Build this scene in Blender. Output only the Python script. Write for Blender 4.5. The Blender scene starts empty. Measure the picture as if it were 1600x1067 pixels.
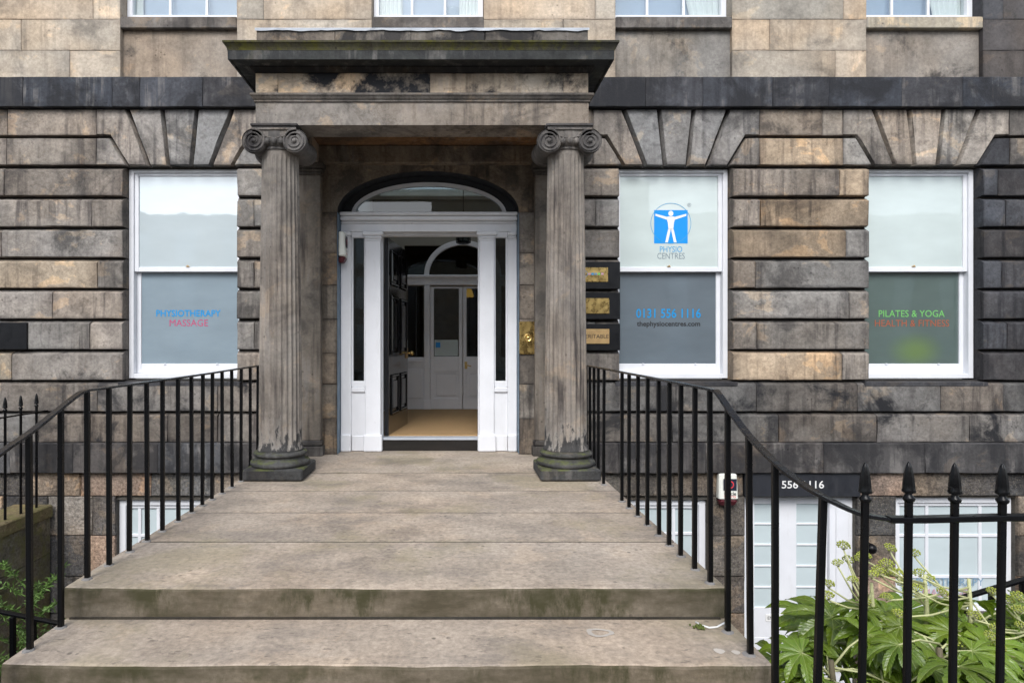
import bpy, math, random
from mathutils import Vector, Matrix
random.seed(11)
R = math.radians
sc = bpy.context.scene
C = sc.collection

# ------------------------------------------------------------------ camera, sky, sun, exposure
EYE = 1.15                       # eye height above the landing (z = 0)
cam_d = bpy.data.cameras.new('camera'); cam = bpy.data.objects.new('camera', cam_d); C.objects.link(cam)
cam.location = (0, 0, EYE); cam.rotation_euler = (R(90), 0, 0)
cam_d.sensor_width = 36; cam_d.lens = 36*950/1600
cam_d.shift_x = (800-711)/1600; cam_d.shift_y = (540-533.5)/1600
cam_d.clip_start = .05; cam_d.clip_end = 500
sc.camera = cam

SUN_EL, SUN_AZ = 46, 190         # soft sun behind the camera, a little to the left
world = bpy.data.worlds.new('World'); sc.world = world; world.use_nodes = True
wn, wl = world.node_tree.nodes, world.node_tree.links
bg = wn['Background']
sky = wn.new('ShaderNodeTexSky'); sky.sky_type = 'NISHITA'; sky.sun_disc = False
sky.sun_elevation = R(SUN_EL); sky.sun_rotation = R(SUN_AZ)
sky.air_density = 1.0; sky.dust_density = 1.5; sky.ozone_density = 1.0
bw = wn.new('ShaderNodeRGBToBW'); mx = wn.new('ShaderNodeMix'); mx.data_type = 'RGBA'
mx.inputs[0].default_value = .60                      # grey cloud cover over the blue
wl.new(sky.outputs[0], bw.inputs[0]); wl.new(sky.outputs[0], mx.inputs[6]); wl.new(bw.outputs[0], mx.inputs[7])
wl.new(mx.outputs[2], bg.inputs[0]); bg.inputs[1].default_value = .15
sun_d = bpy.data.lights.new('sun', 'SUN'); sun = bpy.data.objects.new('sun', sun_d); C.objects.link(sun)
sun_d.energy = 1.15; sun_d.angle = R(28); sun_d.color = (1, .98, .96)
az = R(SUN_AZ)
sdir = Vector((math.sin(az)*math.cos(R(SUN_EL)), math.cos(az)*math.cos(R(SUN_EL)), math.sin(R(SUN_EL))))
sun.rotation_euler = sdir.to_track_quat('Z', 'Y').to_euler()
sc.view_settings.view_transform = 'Standard'; sc.view_settings.look = 'None'
sc.view_settings.gamma = 1; sc.view_settings.use_curve_mapping = False
sc.view_settings.exposure = 1.15
sc.render.engine = 'CYCLES'
sc.cycles.use_denoising = True
sc.cycles.max_bounces = 6
sc.cycles.diffuse_bounces = 5
sc.cycles.use_adaptive_sampling = True
sc.cycles.adaptive_threshold = .02

# ------------------------------------------------------------------ helpers
F_PX = 950.0
def PX(x, d): return (x-711)*d/F_PX                   # survey of the photograph: column x seen at depth d -> metres
def PZ(y, d): return EYE+(540-y)*d/F_PX
W = {}                                                 # world position of every object
def wloc(o): return W.get(o.name, Vector((0, 0, 0))) if o else Vector((0, 0, 0))
def empty(name, loc, parent=None, **tags):
    o = bpy.data.objects.new(name, None); C.objects.link(o)
    loc = Vector(loc); W[o.name] = loc
    o.parent = parent; o.location = loc-wloc(parent)
    o.empty_display_size = .1
    return tag(o, **tags)
def tag(o, label=None, cat=None, group=None, kind=None):
    if label: o['label'] = label
    if cat: o['category'] = cat
    if group: o['group'] = group
    if kind: o['kind'] = kind
    return o
def mk(name, b, mat, parent=None, color=None, smooth=False):
    V, Fs = b.v, b.f
    lo = Vector([min(p[i] for p in V) for i in range(3)]); hi = Vector([max(p[i] for p in V) for i in range(3)])
    c = (lo+hi)/2
    me = bpy.data.meshes.new(name)
    me.from_pydata([tuple(Vector(p)-c) for p in V], [], Fs)
    if smooth is True:
        me.polygons.foreach_set('use_smooth', [True]*len(Fs))
    if isinstance(smooth, float):
        me.polygons.foreach_set('use_smooth', [True]*len(Fs))
        me.set_sharp_from_angle(angle=R(smooth))
    if b.uv:
        uvl = me.uv_layers.new(name='UVMap')
        for li, u in enumerate(b.uv): uvl.data[li].uv = u
    me.materials.append(mat); me.update()
    o = bpy.data.objects.new(name, me); C.objects.link(o)
    W[o.name] = c; o.parent = parent; o.location = c-wloc(parent)
    if color: o.color = color
    return o
def inst(name, src, loc, parent=None, rot=None, scale=None, color=None):
    o = src.copy(); o.name = name; C.objects.link(o)
    W[o.name] = Vector(loc); o.parent = parent; o.location = Vector(loc)-wloc(parent)
    if rot is not None: o.rotation_euler = rot
    if scale is not None: o.scale = scale if hasattr(scale, '__len__') else (scale,)*3
    if color: o.color = color
    return o
class B:
    def __init__(s): s.v = []; s.f = []; s.uv = []
    def add(s, vs, fs):
        n = len(s.v); s.v += [tuple(p) for p in vs]; s.f += [tuple(i+n for i in f) for f in fs]; return s
    def box(s, x0, x1, y0, y1, z0, z1, c=0.0):
        if x0 > x1: x0, x1 = x1, x0
        if y0 > y1: y0, y1 = y1, y0
        if z0 > z1: z0, z1 = z1, z0
        c = min(c, (x1-x0)*.45, (y1-y0)*.45, (z1-z0)*.45)
        if c <= 0:
            return s.add([(x0,y0,z0),(x1,y0,z0),(x1,y1,z0),(x0,y1,z0),(x0,y0,z1),(x1,y0,z1),(x1,y1,z1),(x0,y1,z1)],
                         [(0,3,2,1),(4,5,6,7),(0,1,5,4),(1,2,6,5),(2,3,7,6),(3,0,4,7)])
        # chamfered box: octagon-like rings along z
        def ring(e, z): return [(x0+e+c*0,y0+c+e,z),(x0+c+e,y0+e,z),(x1-c-e,y0+e,z),(x1-e,y0+c+e,z),(x1-e,y1-c-e,z),(x1-c-e,y1-e,z),(x0+c+e,y1-e,z),(x0+e,y1-c-e,z)]
        rs = [ring(c, z0), ring(0, z0+c), ring(0, z1-c), ring(c, z1)]
        fs = [tuple(reversed(range(8)))]
        for k in range(3):
            for i in range(8): fs.append((k*8+i, k*8+(i+1) % 8, (k+1)*8+(i+1) % 8, (k+1)*8+i))
        fs.append(tuple(range(24, 32)))
        return s.add(rs[0]+rs[1]+rs[2]+rs[3], fs)
    def lathe(s, prof, cx, cy, n=32, caps=True, axis='z', cz=0):
        vs = []
        for r, t in prof:
            for i in range(n):
                a = 2*math.pi*i/n
                if axis == 'z': vs.append((cx+r*math.cos(a), cy+r*math.sin(a), t))
                elif axis == 'y': vs.append((cx+r*math.cos(a), t, cz-r*math.sin(a)))
                else: vs.append((t, cy+r*math.cos(a), cz+r*math.sin(a)))
        m = len(prof)
        fs = [(k*n+i, k*n+(i+1) % n, (k+1)*n+(i+1) % n, (k+1)*n+i) for k in range(m-1) for i in range(n)]
        if caps: fs += [tuple(reversed(range(n))), tuple(range((m-1)*n, m*n))]
        return s.add(vs, fs)
    def tube(s, path, r, n=6, caps=True, sx=1.0, up=(0, 0, 1), rot=0.0):
        path = [Vector(p) for p in path]; m = len(path); vs = []
        rr = r if hasattr(r, '__len__') else [r]*m
        for k, p in enumerate(path):
            d = (path[min(k+1, m-1)]-path[max(k-1, 0)]).normalized()
            u = Vector(up)
            if abs(d.dot(u)) > .98: u = Vector((0, 1, 0))
            a = d.cross(u).normalized(); b2 = a.cross(d).normalized()
            for i in range(n):
                t = 2*math.pi*(i+.5)/n+rot
                vs.append(p+a*(math.cos(t)*rr[k]*sx)+b2*(math.sin(t)*rr[k]))
        fs = [(k*n+i, k*n+(i+1) % n, (k+1)*n+(i+1) % n, (k+1)*n+i) for k in range(m-1) for i in range(n)]
        if caps: fs += [tuple(reversed(range(n))), tuple(range((m-1)*n, m*n))]
        return s.add(vs, fs)
    def bar(s, path, w, h):                             # flat bar: w across, h tall
        path = [Vector(p) for p in path]; m = len(path); vs = []
        for k, p in enumerate(path):
            d = (path[min(k+1, m-1)]-path[max(k-1, 0)]).normalized()
            a = d.cross(Vector((0, 0, 1))).normalized(); b2 = a.cross(d).normalized()
            e = .25
            for (i, j) in ((-1,-1+e),(-1+e*.6,-1),(1-e*.6,-1),(1,-1+e),(1,1-e),(1-e*.6,1),(-1+e*.6,1),(-1,1-e)):
                vs.append(p+a*(i*w/2)+b2*(j*h/2))
        n = 8
        fs = [(k*n+i, k*n+(i+1) % n, (k+1)*n+(i+1) % n, (k+1)*n+i) for k in range(m-1) for i in range(n)]
        fs += [tuple(reversed(range(n))), tuple(range((m-1)*n, m*n))]
        return s.add(vs, fs)
    def prism(s, pts, y0, y1):                          # polygon in x,z (counter-clockwise from the street), from y0 back to y1
        n = len(pts)
        vs = [(x, y0, z) for x, z in pts]+[(x, y1, z) for x, z in pts]
        fs = [tuple(range(n)), tuple(reversed(range(n, 2*n)))]+[(i, i+n, (i+1) % n+n, (i+1) % n) for i in range(n)]
        return s.add(vs, fs)
    def ball(s, c, r, n=8, m=6, sz=(1, 1, 1)):
        vs = [(c[0], c[1], c[2]+r*sz[2])]
        for k in range(1, m):
            p = math.pi*k/m
            for i in range(n):
                a = 2*math.pi*i/n
                vs.append((c[0]+r*sz[0]*math.sin(p)*math.cos(a), c[1]+r*sz[1]*math.sin(p)*math.sin(a), c[2]+r*sz[2]*math.cos(p)))
        vs.append((c[0], c[1], c[2]-r*sz[2]))
        fs = [(0, 1+i, 1+(i+1) % n) for i in range(n)]
        for k in range(m-2):
            fs += [(1+k*n+i, 1+(k+1)*n+i, 1+(k+1)*n+(i+1) % n, 1+k*n+(i+1) % n) for i in range(n)]
        e = 1+(m-1)*n; fs += [(e, e-n+(i+1) % n, e-n+i) for i in range(n)]
        return s.add(vs, fs)
    def sweep_u(s, prof, xL, xR, yF, yB):               # closed profile (offset out, z) carried round three sides
        rings = []
        for o, z in prof: rings.append([(xL-o, yB, z), (xL-o, yF-o, z), (xR+o, yF-o, z), (xR+o, yB, z)])
        n = len(prof); vs = [p for r_ in rings for p in r_]
        fs = []
        for k in range(n):
            k2 = (k+1) % n
            for i in range(3): fs.append((k*4+i, k*4+i+1, k2*4+i+1, k2*4+i))
        fs += [tuple(k*4 for k in reversed(range(n))), tuple(k*4+3 for k in range(n))]
        return s.add(vs, fs)

def slab_grid(b, xs, zs, holes, y0, y1):                # wall sheet with rectangular openings and real thickness
    cell = lambda i, j: not any(h[0] <= (xs[i]+xs[i+1])/2 <= h[1] and h[2] <= (zs[j]+zs[j+1])/2 <= h[3] for h in holes)
    for i in range(len(xs)-1):
        for j in range(len(zs)-1):
            if cell(i, j):
                b.add([(xs[i],y0,zs[j]),(xs[i+1],y0,zs[j]),(xs[i+1],y0,zs[j+1]),(xs[i],y0,zs[j+1])], [(0,1,2,3)])
                b.add([(xs[i],y1,zs[j]),(xs[i+1],y1,zs[j]),(xs[i+1],y1,zs[j+1]),(xs[i],y1,zs[j+1])], [(3,2,1,0)])
    for h in holes:
        b.add([(h[0],y0,h[2]),(h[1],y0,h[2]),(h[1],y0,h[3]),(h[0],y0,h[3]),(h[0],y1,h[2]),(h[1],y1,h[2]),(h[1],y1,h[3]),(h[0],y1,h[3])],
              [(0,1,5,4),(1,2,6,5),(2,3,7,6),(3,0,4,7)])

def stone(name, pts, ins, mp, parent, mat, color, recess=.062, depth=.25, seg=.17, jit=.0025, wear=.0035):
    """one dressed stone: pts counter-clockwise in the wall plane, ins = groove width taken off the face along each edge"""
    n = len(pts); P = [Vector(p) for p in pts]
    def offset(k):
        out = []
        for i in range(n):
            a, p, c2 = P[i-1], P[i], P[(i+1) % n]
            d1 = (p-a).normalized(); d2 = (c2-p).normalized()
            n1 = Vector((-d1.y, d1.x)); n2 = Vector((-d2.y, d2.x))
            o1, o2 = k(i-1), k(i)
            det = n1.x*n2.y-n1.y*n2.x
            if abs(det) < 1e-4: out.append(p+n1*o1); continue
            c1 = n1.dot(p)+o1; c22 = n2.dot(p)+o2
            out.append(Vector(((c1*n2.y-c22*n1.y)/det, (n1.x*c22-n2.x*c1)/det)))
        return out
    I = list(ins)
    rings = [offset(lambda i: I[i]+.006), offset(lambda i: I[i]), offset(lambda i: I[i]*.3+.001), offset(lambda i: I[i]*.3+.001)]
    counts = [max(1, round((P[(i+1) % n]-P[i]).length/seg)) for i in range(n)]
    vs = []; m = sum(counts)
    for k, rg in enumerate(rings):
        for i in range(n):
            for t in range(counts[i]):
                q = rg[i].lerp(rg[(i+1) % n], t/counts[i])
                chip = random.uniform(.006, .022) if (k == 1 and max(I) > .01 and random.random() < .07) else 0
                if chip: q = q.lerp(sum(P, Vector((0, 0)))/n, min(.06, chip*.6/max(.05, (q-sum(P, Vector((0, 0)))/n).length)))
                if k == 1: q = q+Vector((random.uniform(-jit, jit), random.uniform(-jit, jit)))
                dp = (0, .0015+random.random()**2*wear+chip, recess, depth)[k]
                vs.append(mp(q.x, q.y, dp))
    fs = [tuple(range(m))]
    for k in range(3):
        for i in range(m):
            j = (i+1) % m
            fs.append((k*m+i, (k+1)*m+i, (k+1)*m+j, k*m+j))
    b = B().add(vs, fs)
    return mk(name, b, mat, parent, color)

def text(name, s, xc, zc, width, y, mat, parent, height=None, bold=0.0, space=1.0, ext=.0006, mp=None):
    cu = bpy.data.curves.new(name, 'FONT'); cu.body = s; cu.size = 1; cu.extrude = .0; cu.offset = bold; cu.space_character = space
    cu.resolution_u = 3
    t = bpy.data.objects.new('tmp_text', cu); C.objects.link(t)
    bpy.context.view_layer.update()
    me = bpy.data.meshes.new_from_object(t.evaluated_get(bpy.context.evaluated_depsgraph_get()))
    bpy.data.objects.remove(t)
    vs = [v.co.copy() for v in me.vertices]; fs = [tuple(p.vertices) for p in me.polygons]
    x0, x1 = min(v.x for v in vs), max(v.x for v in vs); y0, y1 = min(v.y for v in vs), max(v.y for v in vs)
    k = width/(x1-x0); kh = (height/(y1-y0)) if height else k
    b = B()
    pts = [((v.x-(x0+x1)/2)*k, (v.y-(y0+y1)/2)*kh) for v in vs]
    if mp: b.add([mp(p[0], p[1]) for p in pts], fs)
    else: b.add([(xc+p[0], y, zc+p[1]) for p in pts], fs)
    return mk(name, b, mat, parent)

# ------------------------------------------------------------------ materials
class NT:
    def __init__(s, name):
        s.m = bpy.data.materials.new(name); s.m.use_nodes = True
        s.n = s.m.node_tree.nodes; s.l = s.m.node_tree.links
        s.bsdf = s.n['Principled BSDF']; s.out = s.n['Material Output']
    def put(s, sock, v):
        if v is None: return
        if isinstance(v, bpy.types.NodeSocket): s.l.new(v, sock)
        elif isinstance(v, tuple) and len(v) == 3 and sock.type == 'RGBA': sock.default_value = (*v, 1)
        else: sock.default_value = v
    def node(s, t, **kw):
        n = s.n.new(t)
        for k, v in kw.items():
            if k.startswith('i_'): s.put(n.inputs[int(k[2:]) if k[2:].isdigit() else k[2:].replace('_', ' ')], v)
            else: setattr(n, k, v)
        return n
    def noise(s, vec, scale, detail=4, rough=.55, dist=0.0):
        return s.node('ShaderNodeTexNoise', i_Vector=vec, i_Scale=scale, i_Detail=detail, i_Roughness=rough, i_Distortion=dist).outputs[0]
    def rng(s, v, a, b, c=0.0, d=1.0, smooth=False):
        n = s.node('ShaderNodeMapRange'); n.interpolation_type = 'SMOOTHSTEP' if smooth else 'LINEAR'
        for i, x in enumerate((v, a, b, c, d)): s.put(n.inputs[i], x)
        return n.outputs[0]
    def math(s, op, a, b=None):
        n = s.node('ShaderNodeMath', operation=op); s.put(n.inputs[0], a)
        if b is not None: s.put(n.inputs[1], b)
        return n.outputs[0]
    def mix(s, f, a, b, mode='MIX'):
        n = s.node('ShaderNodeMix'); n.data_type = 'RGBA'; n.blend_type = mode
        s.put(n.inputs[0], f); s.put(n.inputs[6], a); s.put(n.inputs[7], b)
        return n.outputs[2]
    def scale(s, vec, k):
        n = s.node('ShaderNodeVectorMath', operation='MULTIPLY'); s.put(n.inputs[0], vec); n.inputs[1].default_value = k
        return n.outputs[0]
    def pos(s): return s.node('ShaderNodeNewGeometry').outputs['Position']
    def bump(s, h, strength, dist=.01):
        return s.node('ShaderNodeBump', i_Height=h, i_Strength=strength, i_Distance=dist).outputs[0]
    def set(s, **kw):
        for k, v in kw.items(): s.put(s.bsdf.inputs[k.replace('_', ' ')], v)
        return s.m

SOOT = (.020, .0205, .023)
def stone_mat(name, streak=.5, patch=.35, edge=.35, bump=.5, grain=.22, rough=.9, moss=None, moss_face=None, soot_lo=.50, tool=0, big=.32, speck=0.0, pale=0.0, warm=.6, tide=.5, pits=.6, foot=False):
    t = NT(name)
    oi = t.node('ShaderNodeObjectInfo'); pos = t.pos()
    rv = t.node('ShaderNodeVectorMath', operation='MULTIPLY'); t.put(rv.inputs[0], oi.outputs['Random']); rv.inputs[1].default_value = (37, 17, 23)
    av = t.node('ShaderNodeVectorMath', operation='ADD'); t.put(av.inputs[0], pos); t.put(av.inputs[1], rv.outputs[0])
    pr = av.outputs[0]
    col = oi.outputs['Color']; soot = oi.outputs['Alpha']
    n1 = t.noise(pr, 2.1, 6, .66)
    col = t.mix(1.0, col, t.rng(n1, .30, .70, 1-big, 1+big), 'MULTIPLY')
    n2 = t.noise(pr, 1.1, 2)
    col = t.mix(t.rng(n2, .42, .62, 0, warm), col, t.mix(1.0, col, (1.16, .99, .80), 'MULTIPLY'))
    n3 = t.noise(t.scale(pr, (1, 1, 1.25)), 2.3, 7, .66, .35)
    if patch:
        col = t.mix(t.math('MULTIPLY', t.rng(n3, .575, .605), patch), col, t.mix(1.0, col, (1.75, 1.50, 1.20), 'MULTIPLY'))
        col = t.mix(t.math('MULTIPLY', t.rng(n3, .44, .36), patch), col, t.mix(1.0, col, (.52, .50, .51), 'MULTIPLY'))
    if tide:                                             # tide lines left by damp
        l = t.math('ABSOLUTE', t.math('SUBTRACT', n3, .535))
        col = t.mix(t.math('MULTIPLY', t.rng(l, .004, .018, 1, 0), tide), col, t.mix(1.0, col, (.62, .58, .55), 'MULTIPLY'))
    g28 = t.noise(pos, 34, 4, .72)
    col = t.mix(1.0, col, t.rng(g28, .25, .75, 1-grain*1.5, 1+grain*1.5), 'MULTIPLY')
    if speck:
        col = t.mix(t.math('MULTIPLY', t.rng(t.noise(pos, 60, 4, .75), .54, .64), speck), col, (.34, .29, .21))
    if edge:
        g = t.node('ShaderNodeTexCoord').outputs['Generated']
        sx = t.node('ShaderNodeSeparateXYZ', i_0=g)
        dx = t.math('ABSOLUTE', t.math('SUBTRACT', sx.outputs[0], .5)); dz = t.math('ABSOLUTE', t.math('SUBTRACT', sx.outputs[2], .5))
        e = t.math('ADD', t.math('MAXIMUM', dx, dz), t.math('MULTIPLY', t.math('SUBTRACT', n1, .5), .42))
        col = t.mix(t.math('MULTIPLY', t.rng(e, .38, .54, smooth=True), edge), col, t.mix(1.0, col, (.30, .29, .31), 'MULTIPLY'))
    if streak or pale:
        n4 = t.noise(t.scale(pos, (13, 13, .9)), 1, 4, .62)
    if streak:
        f = t.math('MULTIPLY', t.math('MULTIPLY', t.rng(n4, .47, .68, smooth=True), t.rng(n2, .36, .60)), streak)
        col = t.mix(f, col, t.mix(1.0, col, (.28, .28, .31), 'MULTIPLY'))
    if pale:
        f = t.math('MULTIPLY', t.math('MULTIPLY', t.rng(n4, .50, .40, smooth=True), t.rng(n1, .46, .62)), pale)
        col = t.mix(f, col, (.23, .215, .20))
    n5 = t.noise(pr, 1.8, 6, .68, .4)
    f = t.math('MULTIPLY', t.rng(n5, soot_lo+.01, soot_lo+.11), soot)
    col = t.mix(f, col, SOOT)
    if foot:                                             # flaking black crust at the foot of the shaft
        z = t.node('ShaderNodeSeparateXYZ', i_0=pos).outputs[2]
        fl = t.noise(t.scale(pos, (1, 1, .45)), 16, 5, .65)
        col = t.mix(t.math('MULTIPLY', t.rng(t.math('ADD', z, t.math('MULTIPLY', fl, .9)), 1.05, .62, smooth=True), .55), col, (.36, .345, .32))
        col = t.mix(t.math('MULTIPLY', t.rng(t.math('ADD', z, t.math('MULTIPLY', fl, 1.3)), 1.02, .92), .9), col, (.025, .026, .028))
    if pits:
        vo = t.node('ShaderNodeTexVoronoi', i_Vector=pos, i_Scale=13.0); vo.feature = 'F1'
        pit = t.math('MULTIPLY', t.rng(vo.outputs['Distance'], .10, .17, 1, 0), t.rng(n1, .52, .60))
        col = t.mix(t.math('MULTIPLY', pit, pits), col, t.mix(1.0, col, (.25, .24, .24), 'MULTIPLY'))
    if moss:
        f = t.rng(t.noise(pos, 7, 5, .7), .42, .66, smooth=True)
        if moss_face is not None:
            nz = t.node('ShaderNodeSeparateXYZ', i_0=t.node('ShaderNodeNewGeometry').outputs['Normal'])
            if moss_face == 'riser':
                face = t.rng(t.math('ABSOLUTE', nz.outputs[1]), .5, .8)
                col = t.mix(t.math('MULTIPLY', face, t.rng(t.noise(t.scale(pos, (3, 3, 9)), 1, 5, .65), .35, .68, .98, .62)), col, (.064, .054, .033))
                up = t.math('SUBTRACT', 1.0, face)
                col = t.mix(t.math('MULTIPLY', t.math('MULTIPLY', t.rng(t.noise(pos, 1.1, 5, .6), .50, .62, smooth=True), up), .40), col, (.235, .205, .115))
                col = t.mix(t.math('MULTIPLY', t.math('MULTIPLY', t.rng(t.noise(t.scale(pos, (1, 1.6, 1)), 1.9, 7, .7), .50, .66), up), .50), col, (.15, .135, .120))
                dash = t.math('MULTIPLY', t.rng(t.noise(t.scale(pos, (15, 36, 30)), 1, 4, .62), .615, .68), t.math('SUBTRACT', 1.0, face))
                col = t.mix(t.math('MULTIPLY', dash, .55), col, (.10, .085, .07))
                f = t.math('MULTIPLY', t.rng(t.math('ADD', t.noise(t.scale(pos, (7, 7, 2.6)), 1, 6, .72), t.math('MULTIPLY', t.node('ShaderNodeSeparateXYZ', i_0=t.node('ShaderNodeTexCoord').outputs['Generated']).outputs[2], .16)), .50, .70, smooth=True), face)
                f = t.math('MULTIPLY', f, t.rng(t.noise(t.scale(pos, (1.8, 1.8, 3)), 1, 5, .65), .38, .58, smooth=True))
            else: f = t.math('MULTIPLY', f, t.rng(nz.outputs[2], .2, .7))
        col = t.mix(t.math('MULTIPLY', f, moss[1]), col, moss[0])
    h = t.noise(pos, 34 if not tool else 20, 5 if not tool else 6, .75)
    if tool:
        wv = t.noise(t.scale(pr, (10, 10, 46)), 1, 2)
        h = t.math('ADD', h, t.math('MULTIPLY', wv, .5))
    return t.set(Base_Color=col, Roughness=rough, Normal=t.bump(h, bump, .012), Specular_IOR_Level=.25)

def paint_mat(name, col, rough=.4, var=.06, bump=.12, dirt=.25, spec=.5, coat=0.0, dirtcol=None):
    t = NT(name); pos = t.pos()
    n = t.noise(pos, 3.5, 6, .6)
    c = t.mix(1.0, col, t.rng(n, .3, .7, 1-var, 1+var), 'MULTIPLY')
    f = t.math('MULTIPLY', t.rng(t.noise(t.scale(pos, (14, 14, 2.5)), 1, 6, .7), .56, .80), dirt)
    c = t.mix(f, c, dirtcol or tuple(x*.5 for x in col))
    h = t.math('ADD', t.noise(t.scale(pos, (30, 30, 8)), 1, 4), t.math('MULTIPLY', t.noise(pos, 90, 3), .4))
    return t.set(Base_Color=c, Roughness=t.rng(t.noise(pos, 12, 4), .3, .7, rough*.8, rough*1.25), Normal=t.bump(h, bump, .004), Specular_IOR_Level=spec, Coat_Weight=coat, Coat_Roughness=.08)

M = {}
M['ashlar'] = stone_mat('rusticated_sandstone', streak=.85, patch=.55, edge=.62, bump=.42, warm=.26, grain=.21, tide=.42, big=.34)
M['clean'] = stone_mat('cleaned_sandstone', streak=.40, patch=.28, edge=.38, bump=.3, soot_lo=.54, tide=.15, grain=.16, warm=.5)
M['band'] = stone_mat('sooted_sandstone', streak=.5, patch=.5, edge=.2, bump=.45, soot_lo=.44, pale=.55, warm=.1, tide=.2, grain=.14)
M['entab'] = stone_mat('portico_sandstone', streak=.65, patch=.55, edge=.15, bump=.45, soot_lo=.49, pale=.4, warm=.45, tide=.55, grain=.13)
M['column'] = stone_mat('column_sandstone', streak=1.0, patch=.25, edge=0, bump=.4, pale=.5, warm=.25, tide=.1, grain=.12)
M['shaft'] = stone_mat('fluted_sandstone', streak=1.0, patch=.25, edge=0, bump=.4, pale=.5, warm=.25, tide=.1, grain=.12, foot=True)
M['base'] = stone_mat('black_base_stone', streak=.2, patch=.5, edge=0, bump=.5, moss=((.10, .115, .03), .75), moss_face='top', pale=.3, warm=.1)
M['cornice'] = stone_mat('mossy_cornice', streak=.5, patch=.4, edge=0, bump=.6, moss=((.075, .072, .012), .9), warm=.2)
M['rubble'] = stone_mat('basement_stone', streak=.25, patch=.6, edge=.4, bump=1.0, grain=.5, tool=1, speck=.45)
M['mossy'] = stone_mat('damp_wall_stone', streak=.3, patch=.4, edge=.3, bump=.9, grain=.35, tool=1, moss=((.15, .15, .05), .75))
M['step'] = stone_mat('worn_step_stone', streak=0, patch=.10, edge=.0, bump=.30, grain=.24, big=.24, moss=((.046, .044, .020), .95), moss_face='riser', soot_lo=.55, warm=.2, tide=.08, pits=.75)
M['mortar'] = stone_mat('dark_joint', streak=.3, patch=0, edge=0, bump=.5, tide=0, pits=0)
M['white'] = paint_mat('white_gloss_paint', (.72, .735, .765), .34, .05, .12, .30, dirtcol=(.5, .49, .46))
M['grey_white'] = paint_mat('interior_paint', (.86, .86, .88), .4, .04, .08, .1)
M['blue'] = paint_mat('slate_blue_paint', (.095, .15, .205), .5, .12, .2, .3)
M['dark_paint'] = paint_mat('charcoal_paint', (.016, .018, .022), .55, .15, .2, .2)
M['black_gloss'] = paint_mat('black_gloss_paint', (.006, .006, .007), .16, .1, .12, .1, coat=.6)
M['iron'] = paint_mat('black_railing_paint', (.0030, .0031, .0036), .30, .2, .35, .2, dirtcol=(.009, .0075, .007), spec=.22)
M['iron_rail'] = paint_mat('worn_handrail_paint', (.004, .0042, .005), .24, .2, .5, .3, dirtcol=(.012, .012, .014), spec=.5)
M['board'] = paint_mat('black_board_paint', (.005, .0055, .007), .4, .2, .2, .25, dirtcol=(.018, .022, .025), spec=.3)
M['lead'] = paint_mat('lead_sheet', (.40, .43, .47), .5, .12, .3, .3)
M['cement'] = paint_mat('pale_socket', (.20, .19, .18), .8, .2, .5, .4)
M['slate_board'] = paint_mat('painted_lintel', (.016, .018, .024), .6, .25, .5, .3, dirtcol=(.07, .07, .075))
M['alarm_white'] = paint_mat('alarm_plastic', (.74, .75, .68), .4, .04, .03, .2)
M['maroon'] = paint_mat('maroon_plastic', (.085, .012, .018), .35, .1, .03, .1)
M['navy'] = paint_mat('navy_print', (.012, .016, .035), .5, .1, 0, 0)
M['red_print'] = paint_mat('red_print', (.60, .04, .05), .5, .05, 0, 0)
M['black_print'] = paint_mat('black_print', (.012, .012, .014), .5, .05, 0, 0)
M['white_print'] = paint_mat('white_print', (.78, .78, .76), .5, .04, 0, .1)
M['blue_print'] = paint_mat('blue_vinyl', (.0, .27, .74), .35, .03, 0, 0)
M['sky_print'] = paint_mat('pale_blue_vinyl', (.06, .32, .58), .4, .04, 0, 0)
M['cyan_print'] = paint_mat('cyan_vinyl', (.0, .25, .58), .4, .04, 0, 0)
M['pink_print'] = paint_mat('pink_vinyl', (.46, .06, .16), .4, .04, 0, 0)
M['green_print'] = paint_mat('green_vinyl', (.16, .50, .12), .4, .04, 0, 0)
M['rust_print'] = paint_mat('rust_vinyl', (.34, .085, .035), .4, .04, 0, 0)
M['grey_print'] = paint_mat('grey_vinyl', (.20, .25, .28), .4, .04, 0, 0)
M['faded_blue'] = paint_mat('faded_blue_vinyl', (.20, .33, .45), .4, .04, 0, 0)
M['faded_pink'] = paint_mat('faded_pink_vinyl', (.55, .32, .38), .4, .04, 0, 0)
M['curtain'] = paint_mat('net_curtain', (.70, .72, .72), .9, .05, .1, 0)
M['blind'] = paint_mat('blue_grey_blind', (.36, .43, .55), .8, .06, .05, 0)
M['plaster'] = paint_mat('vestibule_plaster', (.78, .76, .72), .7, .05, .1, .1)
M['old_paint'] = paint_mat('old_paint_mark', (.44, .40, .35), .9, .2, .3, .8, dirtcol=(.33, .28, .225))
M['umber'] = paint_mat('umber_wall_paint', (.26, .245, .205), .7, .05, .1, .1)  # even dark umber colour of the inner screen wall
M['cable'] = paint_mat('white_cable', (.75, .75, .73), .45, .03, 0, 0)

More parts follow.
